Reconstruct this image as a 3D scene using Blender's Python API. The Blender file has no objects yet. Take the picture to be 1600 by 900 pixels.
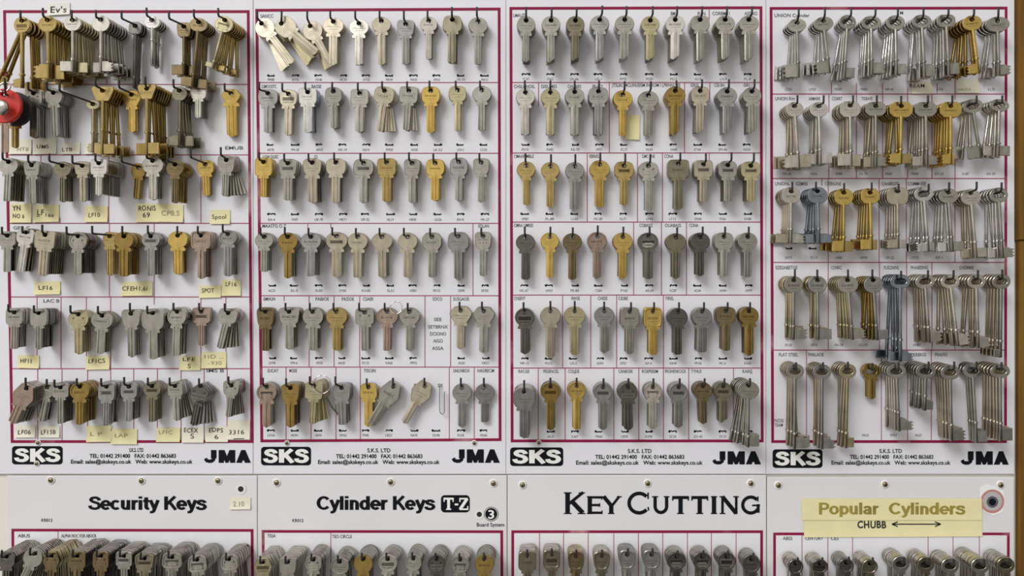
import bpy, math, random
from mathutils import Matrix, Vector, Euler
random.seed(7)
sc = bpy.context.scene
COL = sc.collection

# ------------------------------------------------------------------ camera, world, light, exposure
S = 0.00075            # metres per photo pixel on the face of the boards
D = 0.87               # camera distance from the boards
VX, VY = 855.0, 425.0  # the pixel straight ahead of the lens
cam_d = bpy.data.cameras.new('camera')
cam = bpy.data.objects.new('camera', cam_d); COL.objects.link(cam)
cam.location = (0, -D, 0); cam.rotation_euler = (math.pi/2, 0, 0)
cam_d.sensor_width = 36; cam_d.lens = 36*D/(1600*S)
cam_d.shift_x = (800-VX)/1600; cam_d.shift_y = -(450-VY)/1600
cam_d.clip_start = 0.01; cam_d.clip_end = 50
sc.camera = cam
sc.view_settings.view_transform = 'Standard'; sc.view_settings.look = 'None'
sc.view_settings.gamma = 1; sc.view_settings.use_curve_mapping = False
sc.view_settings.exposure = -0.28

world = bpy.data.worlds.new('room_light'); sc.world = world; world.use_nodes = True
nt = world.node_tree; nt.nodes.clear()
wo = nt.nodes.new('ShaderNodeOutputWorld'); bg = nt.nodes.new('ShaderNodeBackground')
tc = nt.nodes.new('ShaderNodeTexCoord'); mp = nt.nodes.new('ShaderNodeMapping')
no = nt.nodes.new('ShaderNodeTexNoise'); no.inputs['Scale'].default_value = 3.4; no.inputs['Detail'].default_value = 3
# the room: a pale ceiling and a window side, a darker floor and a dark far side, broken up by what stands in it
dp = nt.nodes.new('ShaderNodeVectorMath'); dp.operation = 'DOT_PRODUCT'; dp.inputs[1].default_value = (-0.52, -0.10, 0.86)
ma = nt.nodes.new('ShaderNodeMath'); ma.operation = 'MULTIPLY_ADD'; ma.inputs[1].default_value = 1.9; ma.inputs[2].default_value = -0.95
ad = nt.nodes.new('ShaderNodeMath'); ad.operation = 'ADD'
cr = nt.nodes.new('ShaderNodeValToRGB'); cr.color_ramp.interpolation = 'EASE'
cr.color_ramp.elements[0].position = 0.0; cr.color_ramp.elements[0].color = (0.055, 0.05, 0.045, 1)
cr.color_ramp.elements[1].position = 0.85; cr.color_ramp.elements[1].color = (1.0, 0.965, 0.915, 1)
mr = nt.nodes.new('ShaderNodeMapRange'); mr.inputs['From Min'].default_value = -0.9; mr.inputs['From Max'].default_value = 0.95
nt.links.new(tc.outputs['Generated'], mp.inputs['Vector']); nt.links.new(mp.outputs['Vector'], no.inputs['Vector'])
nt.links.new(tc.outputs['Generated'], dp.inputs[0]); nt.links.new(no.outputs['Fac'], ma.inputs[0])
nt.links.new(dp.outputs['Value'], ad.inputs[0]); nt.links.new(ma.outputs['Value'], ad.inputs[1]); nt.links.new(ad.outputs['Value'], mr.inputs['Value'])
nt.links.new(mr.outputs['Result'], cr.inputs['Fac']); nt.links.new(cr.outputs['Color'], bg.inputs['Color'])
bg.inputs['Strength'].default_value = 1.0
nt.links.new(bg.outputs['Background'], wo.inputs['Surface'])

def area(name, loc, target, size, energy, color, sy=None):
    d = bpy.data.lights.new(name, 'AREA'); d.energy = energy; d.color = color
    d.shape = 'RECTANGLE'; d.size = size; d.size_y = sy or size
    o = bpy.data.objects.new(name, d); COL.objects.link(o); o.location = loc
    o.rotation_euler = (Vector(target)-Vector(loc)).to_track_quat('-Z', 'Y').to_euler()
    return o
area('window_light', (-3.9, -6.0, 5.4), (0.1, 0, -0.1), 4.0, 590, (0.96, 0.975, 1.0), 2.8)

# ------------------------------------------------------------------ coordinates
def W(px, py, z=0.0):
    """photo pixel + distance off the boards (m) -> world point"""
    k = S*(1-z/D)
    return Vector(((px-VX)*k, -z, (VY-py)*k))
def scale_at(z): return S*(1-z/D)

# ------------------------------------------------------------------ materials
MATS = {}
def mat(name, color, rough=0.5, metal=0.0, spec=0.5, noise=0.0, nscale=60.0, bump=0.0, stretch=None, coat=0.0):
    if name in MATS: return MATS[name]
    m = bpy.data.materials.new(name); m.use_nodes = True
    n = m.node_tree.nodes; l = m.node_tree.links; b = n['Principled BSDF']
    b.inputs['Base Color'].default_value = (*color, 1); b.inputs['Roughness'].default_value = rough
    b.inputs['Metallic'].default_value = metal; b.inputs['Specular IOR Level'].default_value = spec
    if coat: b.inputs['Coat Weight'].default_value = coat
    if noise or bump:
        t = n.new('ShaderNodeTexCoord'); q = n.new('ShaderNodeMapping'); x = n.new('ShaderNodeTexNoise')
        if stretch: q.inputs['Scale'].default_value = stretch
        x.inputs['Scale'].default_value = nscale; x.inputs['Detail'].default_value = 4
        l.new(t.outputs['Object'], q.inputs['Vector']); l.new(q.outputs['Vector'], x.inputs['Vector'])
        if noise:
            r = n.new('ShaderNodeValToRGB')
            r.color_ramp.elements[0].position = 0.3; r.color_ramp.elements[1].position = 0.7
            r.color_ramp.elements[0].color = (*[c*(1-noise) for c in color], 1)
            r.color_ramp.elements[1].color = (*[min(1, c*(1+noise*0.6)) for c in color], 1)
            l.new(x.outputs['Fac'], r.inputs['Fac']); l.new(r.outputs['Color'], b.inputs['Base Color'])
        if bump:
            u = n.new('ShaderNodeBump'); u.inputs['Strength'].default_value = bump; u.inputs['Distance'].default_value = 0.0004
            l.new(x.outputs['Fac'], u.inputs['Height']); l.new(u.outputs['Normal'], b.inputs['Normal'])
    MATS[name] = m; return m

TONES = {  # word, colour, roughness
 'ni': ('nickel', (0.50, 0.48, 0.42), 0.34), 'ln': ('light-nickel', (0.70, 0.665, 0.58), 0.34),
 'wn': ('warm-nickel', (0.63, 0.56, 0.43), 0.35), 'gy': ('grey-steel', (0.44, 0.43, 0.41), 0.38),
 'ds': ('dark-steel', (0.20, 0.185, 0.165), 0.34), 'wh': ('bright-silver', (0.82, 0.79, 0.74), 0.32),
 'br': ('brass', (0.60, 0.45, 0.18), 0.33), 'go': ('golden', (0.80, 0.57, 0.17), 0.32),
 'db': ('dark-brass', (0.42, 0.29, 0.09), 0.33), 'bz': ('bronze', (0.27, 0.205, 0.11), 0.36),
 'ol': ('olive-grey', (0.33, 0.30, 0.21), 0.36), 'cu': ('copper', (0.52, 0.40, 0.32), 0.34),
 'bl': ('blue-steel', (0.36, 0.41, 0.46), 0.30), 'pb': ('pale-brass', (0.62, 0.55, 0.34), 0.36),
 'ch': ('chrome', (0.78, 0.76, 0.73), 0.22),
}
def tone(t):
    w, c, r = TONES[t]; c = tuple(x*0.86 for x in c); r -= 0.07
    return mat('metal_'+w.replace('-', '_'), c, r, 1.0, 0.5, noise=0.25, nscale=130, bump=0.22, stretch=(1, 1, 0.4))
def stamp_mat(t):
    w, c, r = TONES[t]
    return mat('engraving_'+w.replace('-', '_'), tuple(x*0.22 for x in c), 0.5, 0.9)
M_WIRE = mat('black_wire', (0.035, 0.035, 0.035), 0.38, 0.3, 0.5)
M_BOARD = mat('white_laminate', (0.765, 0.755, 0.795), 0.42, 0, 0.3, noise=0.03, nscale=6)
M_HEAD = mat('grey_laminate', (0.73, 0.715, 0.725), 0.42, 0, 0.3, noise=0.03, nscale=6)
M_CELL = mat('print_white', (0.78, 0.775, 0.80), 0.45, 0, 0.3)
M_INK = mat('black_ink', (0.006, 0.007, 0.010), 0.6, 0, 0.12)
M_GREY = mat('grey_ink', (0.10, 0.10, 0.11), 0.5, 0, 0.3)
M_WHITEINK = mat('white_ink', (0.86, 0.85, 0.82), 0.5, 0, 0.3)
M_THIN = mat('thin_red_ink', (0.36, 0.07, 0.12), 0.5, 0, 0.3)
M_NOTE = mat('yellow_paper', (0.80, 0.73, 0.42), 0.8, 0, 0.2, noise=0.05, nscale=30)
M_NOTE2 = mat('pale_paper', (0.80, 0.77, 0.62), 0.8, 0, 0.2, noise=0.05, nscale=30)
M_PAPER = mat('cream_paper', (0.80, 0.78, 0.72), 0.8, 0, 0.2, noise=0.03, nscale=30)
M_PEN = mat('pen_ink', (0.03, 0.03, 0.028), 0.6, 0, 0.2)
M_FADED = mat('faded_pen', (0.30, 0.27, 0.16), 0.7, 0, 0.2)
M_OLIVE = mat('gold_ink', (0.33, 0.26, 0.055), 0.6, 0, 0.2, noise=0.25, nscale=25)
M_SCREW = mat('brassy_screw', (0.32, 0.27, 0.16), 0.35, 1.0, 0.5)
M_CUP = mat('white_plastic', (0.80, 0.79, 0.76), 0.4, 0, 0.4)
M_RED = mat('red_plastic', (0.62, 0.035, 0.022), 0.35, 0, 0.5)
M_BLACKP = mat('black_plastic', (0.02, 0.022, 0.025), 0.4, 0, 0.5)
M_DARK = mat('dark_hole', (0.02, 0.015, 0.01), 0.7)
def border_material():
    """crimson print, rubbed through to the white here and there"""
    m = bpy.data.materials.new('crimson_border'); m.use_nodes = True
    n = m.node_tree.nodes; l = m.node_tree.links; b = n['Principled BSDF']; b.inputs['Roughness'].default_value = 0.6; b.inputs['Specular IOR Level'].default_value = 0.15
    t = n.new('ShaderNodeTexCoord'); x = n.new('ShaderNodeTexNoise'); r = n.new('ShaderNodeValToRGB')
    x.inputs['Scale'].default_value = 16; x.inputs['Detail'].default_value = 5
    r.color_ramp.elements[0].position = 0.60; r.color_ramp.elements[0].color = (0.26, 0.011, 0.055, 1)
    r.color_ramp.elements[1].position = 0.78; r.color_ramp.elements[1].color = (0.62, 0.36, 0.40, 1)
    l.new(t.outputs['Object'], x.inputs['Vector']); l.new(x.outputs['Fac'], r.inputs['Fac']); l.new(r.outputs['Color'], b.inputs['Base Color'])
    return m
M_BORDER = border_material()
def wood_material():
    m = bpy.data.materials.new('brown_wood'); m.use_nodes = True
    n = m.node_tree.nodes; l = m.node_tree.links; b = n['Principled BSDF']; b.inputs['Roughness'].default_value = 0.7; b.inputs['Specular IOR Level'].default_value = 0.15
    t = n.new('ShaderNodeTexCoord'); q = n.new('ShaderNodeMapping'); q.inputs['Scale'].default_value = (60, 60, 2.5)
    x = n.new('ShaderNodeTexNoise'); x.inputs['Scale'].default_value = 3; x.inputs['Detail'].default_value = 5
    r = n.new('ShaderNodeValToRGB')
    r.color_ramp.elements[0].position = 0.3; r.color_ramp.elements[0].color = (0.12, 0.060, 0.010, 1)
    r.color_ramp.elements[1].position = 0.75; r.color_ramp.elements[1].color = (0.22, 0.115, 0.022, 1)
    l.new(t.outputs['Object'], q.inputs['Vector']); l.new(q.outputs['Vector'], x.inputs['Vector'])
    l.new(x.outputs['Fac'], r.inputs['Fac']); l.new(r.outputs['Color'], b.inputs['Base Color'])
    return m
M_WOOD = wood_material()
M_WALL = mat('cream_wall', (0.74, 0.70, 0.63), 0.8, 0, 0.2, noise=0.03, nscale=8, bump=0.1)

# ------------------------------------------------------------------ mesh helpers
class MB:
    def __init__(s): s.v = []; s.f = []; s.m = []; s.sm = []
    def add(s, verts, faces, mi=0, smooth=False, xf=None):
        b = len(s.v)
        s.v += [tuple(xf @ Vector(p)) for p in verts] if xf is not None else [tuple(p) for p in verts]
        for f in faces:
            s.f.append(tuple(b+i for i in f)); s.m.append(mi); s.sm.append(smooth)
    def join(s, o, xf, mi=0):
        b = len(s.v)
        s.v += [tuple(xf @ Vector(p)) for p in o.v]
        for f, q in zip(o.f, o.sm):
            s.f.append(tuple(b+i for i in f)); s.m.append(mi); s.sm.append(q)
    def mesh(s, name, mats):
        me = bpy.data.meshes.new(name); me.from_pydata(s.v, [], s.f)
        for m in mats: me.materials.append(m)
        me.polygons.foreach_set('material_index', s.m); me.polygons.foreach_set('use_smooth', s.sm)
        me.update(); return me
    def build(s, name, mats, parent=None):
        return link(name, s.mesh(name, mats if isinstance(mats, (list, tuple)) else [mats]), parent)
def link(name, data, parent=None):
    o = bpy.data.objects.new(name, data); COL.objects.link(o)
    if parent is not None: o.parent = parent
    return o
def empty(name, loc):
    o = bpy.data.objects.new(name, None); COL.objects.link(o); o.location = loc; o.empty_display_size = 0.01
    return o
def tag(o, label=None, cat=None, group=None, kind=None):
    if label: o['label'] = label
    if cat: o['category'] = cat
    if group: o['group'] = group
    if kind: o['kind'] = kind
    return o

def box(mb, lo, hi, mi=0, bev=0.0):
    (x0, y0, z0), (x1, y1, z1) = lo, hi
    if bev <= 0:
        v = [(x0,y0,z0),(x1,y0,z0),(x1,y1,z0),(x0,y1,z0),(x0,y0,z1),(x1,y0,z1),(x1,y1,z1),(x0,y1,z1)]
        mb.add(v, [(0,3,2,1),(4,5,6,7),(0,1,5,4),(1,2,6,5),(2,3,7,6),(3,0,4,7)], mi); return
    b = bev     # front (-y) and back edges chamfered
    r = lambda i, y: [(x0+i,y,z0+i),(x1-i,y,z0+i),(x1-i,y,z1-i),(x0+i,y,z1-i)]
    v = r(b, y0)+r(0, y0+b)+r(0, y1-b)+r(b, y1)
    f = [(0,1,2,3),(15,14,13,12)]
    for k in range(3):
        for i in range(4):
            j = (i+1) % 4; f.append((4*k+i, 4*(k+1)+i, 4*(k+1)+j, 4*k+j))
    mb.add(v, f, mi)

def tube(mb, pts, r, n=8, mi=0):
    pts = [Vector(p) for p in pts]
    verts = []; faces = []
    up = None
    for i, p in enumerate(pts):
        d = (pts[min(i+1, len(pts)-1)]-pts[max(i-1, 0)]).normalized()
        if up is None:
            up = Vector((1, 0, 0)) if abs(d.x) < 0.8 else Vector((0, 0, 1))
        a = d.cross(up).normalized(); b = d.cross(a).normalized(); up = -b if False else up
        for k in range(n):
            t = 2*math.pi*k/n
            verts.append(p + (a*math.cos(t)+b*math.sin(t))*r)
    for i in range(len(pts)-1):
        for k in range(n):
            k2 = (k+1) % n
            faces.append((i*n+k, i*n+k2, (i+1)*n+k2, (i+1)*n+k))
    mb.add(verts, faces, mi, True)
    mb.add(verts[:n], [tuple(range(n))[::-1]], mi); mb.add(verts[-n:], [tuple(range(n))], mi)

def arc_join(pts, rad=0.003, steps=4):
    """round the inner corners of a polyline"""
    pts = [Vector(p) for p in pts]; out = [pts[0]]
    for i in range(1, len(pts)-1):
        a, b, c = pts[i-1], pts[i], pts[i+1]
        r = min(rad, (a-b).length*0.45, (c-b).length*0.45)
        p, q = b+(a-b).normalized()*r, b+(c-b).normalized()*r
        for k in range(steps+1):
            t = k/steps; out.append(p*(1-t)**2 + b*2*t*(1-t) + q*t*t)
    out.append(pts[-1]); return out

def lathe(mb, prof, n=14, mi=0, smooth=True, ox=0, oy=0):
    """prof: (radius, z) from top down, about a vertical axis"""
    v = []; f = []
    for r, z in prof:
        for k in range(n):
            t = 2*math.pi*k/n; v.append((ox+r*math.cos(t), oy+r*math.sin(t), z))
    for i in range(len(prof)-1):
        for k in range(n):
            k2 = (k+1) % n; f.append((i*n+k, (i+1)*n+k, (i+1)*n+k2, i*n+k2))
    mb.add(v, f, mi, smooth)
    mb.add(v[:n], [tuple(range(n))], mi); mb.add(v[-n:], [tuple(range(n))[::-1]], mi)

# ------------------------------------------------------------------ lettering
GLYPH = {}
def glyph(ch, bold):
    k = (ch, bold)
    if k in GLYPH: return GLYPH[k]
    def conv(s):
        c = bpy.data.curves.new('t', 'FONT'); c.body = s; c.size = 1.0; c.offset = bold; c.resolution_u = 3
        o = bpy.data.objects.new('t', c); COL.objects.link(o)
        dg = bpy.context.evaluated_depsgraph_get(); me = bpy.data.meshes.new_from_object(o.evaluated_get(dg))
        v = [tuple(p.co) for p in me.vertices]; f = [tuple(p.vertices) for p in me.polygons]
        bpy.data.objects.remove(o); bpy.data.curves.remove(c); bpy.data.meshes.remove(me)
        return v, f
    if ch == ' ': r = ([], [], 0.28)
    else:
        v, f = conv(ch)
        if ch not in '-.:': pass
        w2, _ = conv('I'+ch+'I'); w1, _ = conv('II')
        adv = (max(p[0] for p in w2)-min(p[0] for p in w2)) - (max(p[0] for p in w1)-min(p[0] for p in w1)) if v else 0.3
        r = (v, f, adv)
    GLYPH[k] = r; return r
def layout(s, bold=0.0, track=0.0, jit=0.0):
    vs = []; fs = []; x = 0.0
    for ch in s:
        v, f, a = glyph(ch, bold); b = len(vs)
        ca, sa = (math.cos(random.uniform(-jit, jit)), math.sin(random.uniform(-jit, jit))) if jit else (1, 0)
        dy = random.uniform(-jit, jit)*0.35
        vs += [(x+p[0]*ca-p[1]*sa, p[0]*sa+p[1]*ca+dy) for p in v]; fs += [tuple(b+i for i in q) for q in f]
        x += a+track
    return vs, fs
CAP = 0.727   # cap height of the font at size 1
def text(mb, s, x0, x1, ybase, ycap, off=0.0003, bold=0.0, mi=0, track=0.0, jit=0.0, slant=0.0, rot=0.0):
    """letters fitted between photo columns x0..x1, standing on row ybase with capitals up to row ycap"""
    v, f = layout(s, bold, track, jit)
    if not v: return
    a, b = min(p[0] for p in v), max(p[0] for p in v)
    sx = (x1-x0)/(b-a); sz = (ybase-ycap)/CAP
    cx, cy = (x0+x1)/2, ybase; out = []
    for p in v:
        ux, uy = x0+(p[0]-a)*sx+slant*p[1]*sz, -p[1]*sz
        dx = ux-cx; ux, uy = cx+dx*math.cos(rot)+uy*math.sin(rot), cy-dx*math.sin(rot)+uy*math.cos(rot)
        q = W(ux, uy); out.append((q.x, -off, q.z))
    mb.add(out, [tuple(reversed(q)) if False else q for q in f], mi)
LAYER = [0]
def poly(mb, pts, off=0.0003, mi=0):
    LAYER[0] = (LAYER[0]+1) % 37; off += LAYER[0]*1.5e-6      # overlapping strokes never share a plane
    v = [W(x, y) for x, y in pts]; mb.add([(q.x, -off, q.z) for q in v], [tuple(range(len(v)))[::-1]], mi)
def rect(mb, x0, y0, x1, y1, off=0.0003, mi=0): poly(mb, [(x0,y0),(x1,y0),(x1,y1),(x0,y1)], off, mi)
def seg(mb, a, b, w, off=0.0003, mi=0, w2=None):
    dx, dy = b[0]-a[0], b[1]-a[1]; L = math.hypot(dx, dy) or 1; nx, ny = -dy/L, dx/L; w2 = w if w2 is None else w2
    poly(mb, [(a[0]+nx*w/2,a[1]+ny*w/2),(a[0]-nx*w/2,a[1]-ny*w/2),(b[0]-nx*w2/2,b[1]-ny*w2/2),(b[0]+nx*w2/2,b[1]+ny*w2/2)], off, mi)
def stroke(mb, pts, w, off=0.0003, mi=0):
    """constant-width ribbon along a photo polyline"""
    L = []; R = []
    for i, p in enumerate(pts):
        a, b = pts[max(0, i-1)], pts[min(len(pts)-1, i+1)]
        dx, dy = b[0]-a[0], b[1]-a[1]; l = math.hypot(dx, dy) or 1
        L.append((p[0]-dy/l*w/2, p[1]+dx/l*w/2)); R.append((p[0]+dy/l*w/2, p[1]-dx/l*w/2))
    v = [W(*p) for p in L+R]; n = len(pts)
    mb.add([(q.x, -off, q.z) for q in v], [(i, i+1, n+i+1, n+i) for i in range(n-1)], mi)
def rrect(mb, x0, y0, x1, y1, r, off, mi=0):
    pts = []
    for cx, cy, a in ((x1-r,y0+r,-90),(x1-r,y1-r,0),(x0+r,y1-r,90),(x0+r,y0+r,180)):
        for k in range(7):
            t = math.radians(a+15*k); pts.append((cx+r*math.cos(t), cy+r*math.sin(t)))
    poly(mb, pts, off, mi)
def disc(mb, cx, cy, r, off, mi=0, r0=None, n=32):
    P = [(math.cos(2*math.pi*k/n), math.sin(2*math.pi*k/n)) for k in range(n)]
    if r0 is None: poly(mb, [(cx+a*r, cy+b*r) for a, b in P], off, mi)
    else:
        for k in range(n):
            a, b = P[k], P[(k+1) % n]
            poly(mb, [(cx+a[0]*r0,cy+a[1]*r0),(cx+a[0]*r,cy+a[1]*r),(cx+b[0]*r,cy+b[1]*r),(cx+b[0]*r0,cy+b[1]*r0)], off, mi)

# a bold grotesque for the big titles and the logo: (advance, strokes) at cap height 1
def smoothed(pts, n=5):
    out = []
    for i in range(len(pts)-1):
        p0, p1, p2, p3 = pts[max(0, i-1)], pts[i], pts[i+1], pts[min(len(pts)-1, i+2)]
        for k in range(n):
            t = k/n; out.append(tuple(0.5*(2*p1[c]+(p2[c]-p0[c])*t+(2*p0[c]-5*p1[c]+4*p2[c]-p3[c])*t*t+(3*p1[c]-p0[c]-3*p2[c]+p3[c])*t**3) for c in (0, 1)))
    return out+[pts[-1]]
def ell(cx, cy, rx, ry, a0, a1, n=28): return [(cx+rx*math.cos(math.radians(lerp(a0, a1, k/n))), cy+ry*math.sin(math.radians(lerp(a0, a1, k/n)))) for k in range(n+1)]
def lerp(a, b, t): return a+(b-a)*t
ES = smoothed([(.615,.70),(.585,.81),(.48,.895),(.35,.91),(.21,.875),(.145,.765),(.185,.655),(.32,.575),(.47,.52),(.59,.43),(.625,.29),(.56,.155),(.42,.09),(.32,.09),(.17,.13),(.10,.22),(.08,.32)])
GROT = {
 'S': (.70, [ES]), 's': (.56, [[(x*.80, y*.735) for x, y in ES]]), 'K': (.75, [[(.14,0),(.14,1)], [(.66,1.0),(.17,.40)], [(.34,.58),(.70,0)]]),
 'C': (.75, [ell(.41,.5,.31,.41,38,322)]), 'P': (.69, [[(.14,0),(.14,1)], [(.14,.91),(.40,.91)]+ell(.40,.69,.20,.22,90,-90,14)+[(.14,.47)]]),
 'e': (.58, [ell(.295,.365,.215,.285,0,318), [(.09,.36),(.60,.36)]]), 'c': (.56, [ell(.295,.365,.215,.285,45,315)]),
 'u': (.61, [[(.14,.73),(.14,.28)]+ell(.295,.26,.155,.175,180,360,12)+[(.45,.3)], [(.465,.73),(.465,0)]]),
 'r': (.41, [[(.14,0),(.14,.73)], smoothed([(.14,.40),(.20,.57),(.29,.635),(.41,.635)])]), 'i': (.285, [[(.14,0),(.14,.73)], [(.14,.84),(.14,1)]]),
 'l': (.285, [[(.14,0),(.14,1)]]), 't': (.36, [smoothed([(.19,.93),(.19,.5),(.19,.22),(.24,.10),(.36,.085)]), [(.02,.66),(.36,.66)]]),
 'y': (.56, [[(.075,.73),(.295,.10)], smoothed([(.515,.73),(.33,.14),(.26,-.08),(.18,-.165),(.05,-.165)])]),
 'n': (.61, [[(.14,0),(.14,.73)], [(.15,.40)]+ell(.305,.455,.16,.185,175,0,12)+[(.465,0)]]),
 'd': (.63, [ell(.285,.365,.19,.285,0,360), [(.485,0),(.485,1)]]), 'p': (.63, [ell(.345,.365,.19,.285,0,360), [(.14,-.21),(.14,.73)]]),
 'o': (.61, [ell(.305,.365,.215,.285,0,360)]), 'a': (.58, [smoothed([(.09,.52),(.16,.61),(.28,.645),(.41,.60),(.445,.48),(.445,.2),(.46,0)]), smoothed([(.44,.40),(.30,.375),(.15,.325),(.105,.21),(.16,.11),(.27,.09),(.38,.14),(.44,.25)])]),
 ' ': (.28, [])}
def grot(mb, s, x0, x1, ybase, ycap, off=0.0003, w=0.19, mi=0):
    """fits from the first letter's outer edge to the last one's"""
    x = 0; L = []
    for ch in s:
        a, st = GROT[ch]; L += [[(x+px, py) for px, py in q] for q in st]; x += a
    lo = min(p[0] for q in L for p in q)-w*0.45; hi = max(p[0] for q in L for p in q)+w*0.45
    sx = (x1-x0)/(hi-lo); sy = ybase-ycap
    for q in L:
        # offset in letter space so that stems keep their weight, then fit
        A = []; B = []
        for i, p in enumerate(q):
            a, b = q[max(0, i-1)], q[min(len(q)-1, i+1)]
            if q[0] == q[-1] and i in (0, len(q)-1): a, b = q[-2], q[1]
            dx, dy = b[0]-a[0], b[1]-a[1]; l = math.hypot(dx, dy) or 1
            ww = w*(1-0.18*abs(dx)/l)/2
            A.append((p[0]-dy/l*ww, p[1]+dx/l*ww)); B.append((p[0]+dy/l*ww, p[1]-dx/l*ww))
        LAYER[0] = (LAYER[0]+1) % 37; o_ = off+LAYER[0]*1.5e-6; n = len(q)
        v = [W(x0+(px-lo)*sx, ybase-py*sy) for px, py in A+B]
        mb.add([(p.x, -o_, p.z) for p in v], [(i, n+i, n+i+1, i+1) for i in range(n-1)], mi)

# ------------------------------------------------------------------ the setting
TH = 0.004   # board thickness
wall = MB(); a = W(-420, -420); b = W(2100, 1400)
box(wall, (a.x, TH, b.z), (b.x, TH+0.03, a.z)); wall.build('wall_back', M_WALL)['kind'] = 'structure'
post = MB(); a = W(1587, -420); b = W(1900, 1400); j = W(0, 376).z
box(post, (a.x, -0.006, j+0.0004), (b.x, TH, a.z), 0, 0.001); box(post, (a.x+0.0015, -0.004, b.z), (b.x, TH, j), 0, 0.001)
post.build('trim_1', M_WOOD)['kind'] = 'structure'

# ------------------------------------------------------------------ the printed boards
def lerp(a, b, t): return a+(b-a)*t
class Board: pass
def frame_map(q):
    """q: four corner pixels of a board's printed frame (tl, tr, br, bl)"""
    def f(x, y):
        y0 = (q[0][1]+q[1][1])/2; y1 = (q[2][1]+q[3][1])/2; t = (y-y0)/(y1-y0)
        l = lerp(q[0][0], q[3][0], t); r = lerp(q[1][0], q[2][0], t)
        x0 = (q[0][0]+q[3][0])/2; x1 = (q[1][0]+q[2][0])/2
        return l+(x-x0)/(x1-x0)*(r-l)
    return f
def under(o, part):
    """hand a mesh built in world coordinates to a part that put() has placed"""
    o.parent = part; o.matrix_parent_inverse = part.matrix_parent_inverse.inverted() @ Matrix.Translation(part.parent.location).inverted(); return o
BOARDS = {}
def board(key, rectpx, quad, label, rows, verts, headings, head=False, bw=4.3):
    x0, y0, x1, y1 = rectpx
    c = W((x0+x1)/2, y1)
    root = empty('key_board', c); root.location.y = 0
    tag(root, label, 'board', 'key display boards')
    p = MB(); a, b = W(x0, y0), W(x1, y1)
    box(p, (a.x, 0, b.z), (b.x, TH-0.0002, a.z), 0, 0.0006)
    put(p.build('panel', M_HEAD if head else M_BOARD), root)
    q = quad; f = frame_map(q)
    if head:
        m = MB(); rect(m, q[0][0], q[0][1], q[1][0], y1-1, 0.00012); put(m.build('printed_field', M_CELL), root)
    g = MB()
    def h(m, y, xa, xb, w, mi): seg(m, (f(xa, y) if False else xa, y), (xb, y), w, 0.0002, mi)
    # border bars
    seg(g, (q[0][0], q[0][1]+bw/2), (q[1][0], q[1][1]+bw/2), bw, 0.00025, 0)
    seg(g, (q[0][0]+bw/2, q[0][1]), (q[3][0]+bw/2, q[3][1]), bw, 0.00025, 0)
    seg(g, (q[1][0]-bw/2, q[1][1]), (q[2][0]-bw/2, q[2][1]), bw, 0.00025, 0)
    if not head: seg(g, (q[3][0], q[3][1]-bw/2), (q[2][0], q[2][1]-bw/2), bw, 0.00025, 0)
    for y in rows:
        t = (y-q[0][1])/(q[3][1]-q[0][1]); seg(g, (lerp(q[0][0], q[3][0], t)+2, y), (lerp(q[1][0], q[2][0], t)-2, y), 1.5, 0.0002, 1)
    for x, ya, yb in verts: seg(g, (x, ya), (x, yb), 1.2, 0.0002, 1)
    for s, xa, xb, y in headings: text(g, s, xa, xb, y+2.6, y-2.8, bold=0.012, mi=3 if head else 2)
    B = Board(); B.root = root; B.text = g; B.key = key; BOARDS[key] = B
    return B
def put(o, root):
    """hand a mesh built in world coordinates to its thing"""
    o.parent = root; o.matrix_parent_inverse = Matrix.Translation(root.location).inverted()
    return o

def hd(s): 
    out = []
    for ln in s.strip().split(';'):
        p = ln.strip().rsplit(' ', 3); out.append((p[0], float(p[1]), float(p[2]), float(p[3])))
    return out
U1 = board('U1', (-26, -40, 395.4, 741), [(5,16),(390,16),(396,692),(17,692)], 'white printed key board hanging above the Security Keys board',
  [132,242,349,464,576],
  [(94,340,349),(167,121,132),(170,225,349),(314,242,349),(286,340,349),(171,349,464),(241,349,476),(64,242,256),(58,464,576),(95.5,464,576),(135,464,576),(173,464,576),(314,464,576),(353,464,576),
   (59,576,690),(97,576,690),(137,576,690),(173,576,690),(209,576,690),(246,576,690),(283,576,690),(319,576,690),(355,576,690)],
  hd('GER C 21 47 356;LAC B 68 93 470;IMS B 323 350 579;EMUB 352 380 231'))
U2 = board('U2', (396, -40, 790.6, 741), [(399,14),(782,12),(783.5,689),(407,691)], 'white printed key board hanging above the Cylinder Keys board',
  [129,239.5,349,462,573.5],
  [(481,349,356),(517,349,356),(739,349,461),(444,462,470),(483,462,573),(522,462,573),(562,462,573),(664,462,573),(704,462,573),
   (447,573,688),(486,573,688),(525,573,688),(563,573,688),(702,573,688),(741,573,688)],
  hd('SANCC 407 427 25;LSMOOSTC 409 432 135;BASSE 487 502 135;LOW DUSC 411 435 245;CO 491 496 245;MAASTG O Z 410 447 353;SQLAN 747 764 353;EMHUH 412 430 467;PABIOE 493 514 467;PASSOE 534 553 467;CSAEK 567 584 467;SOCO 676 691 467;SUSGAOE 708 733 467;SUCAY 418 435 579;MODE 452 464 579;TISORI 568 587 579;SAILNBOX 708 734 579;HADBECM 746 772 579;FO 647 656 602;SIX 684 692 602;SEE 678 690 499;SETBRNX 669 700 510.5;DCIONO 672 697 521.5;AIGO 677 692 532.5;ASSA 675 693 544'))
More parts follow.
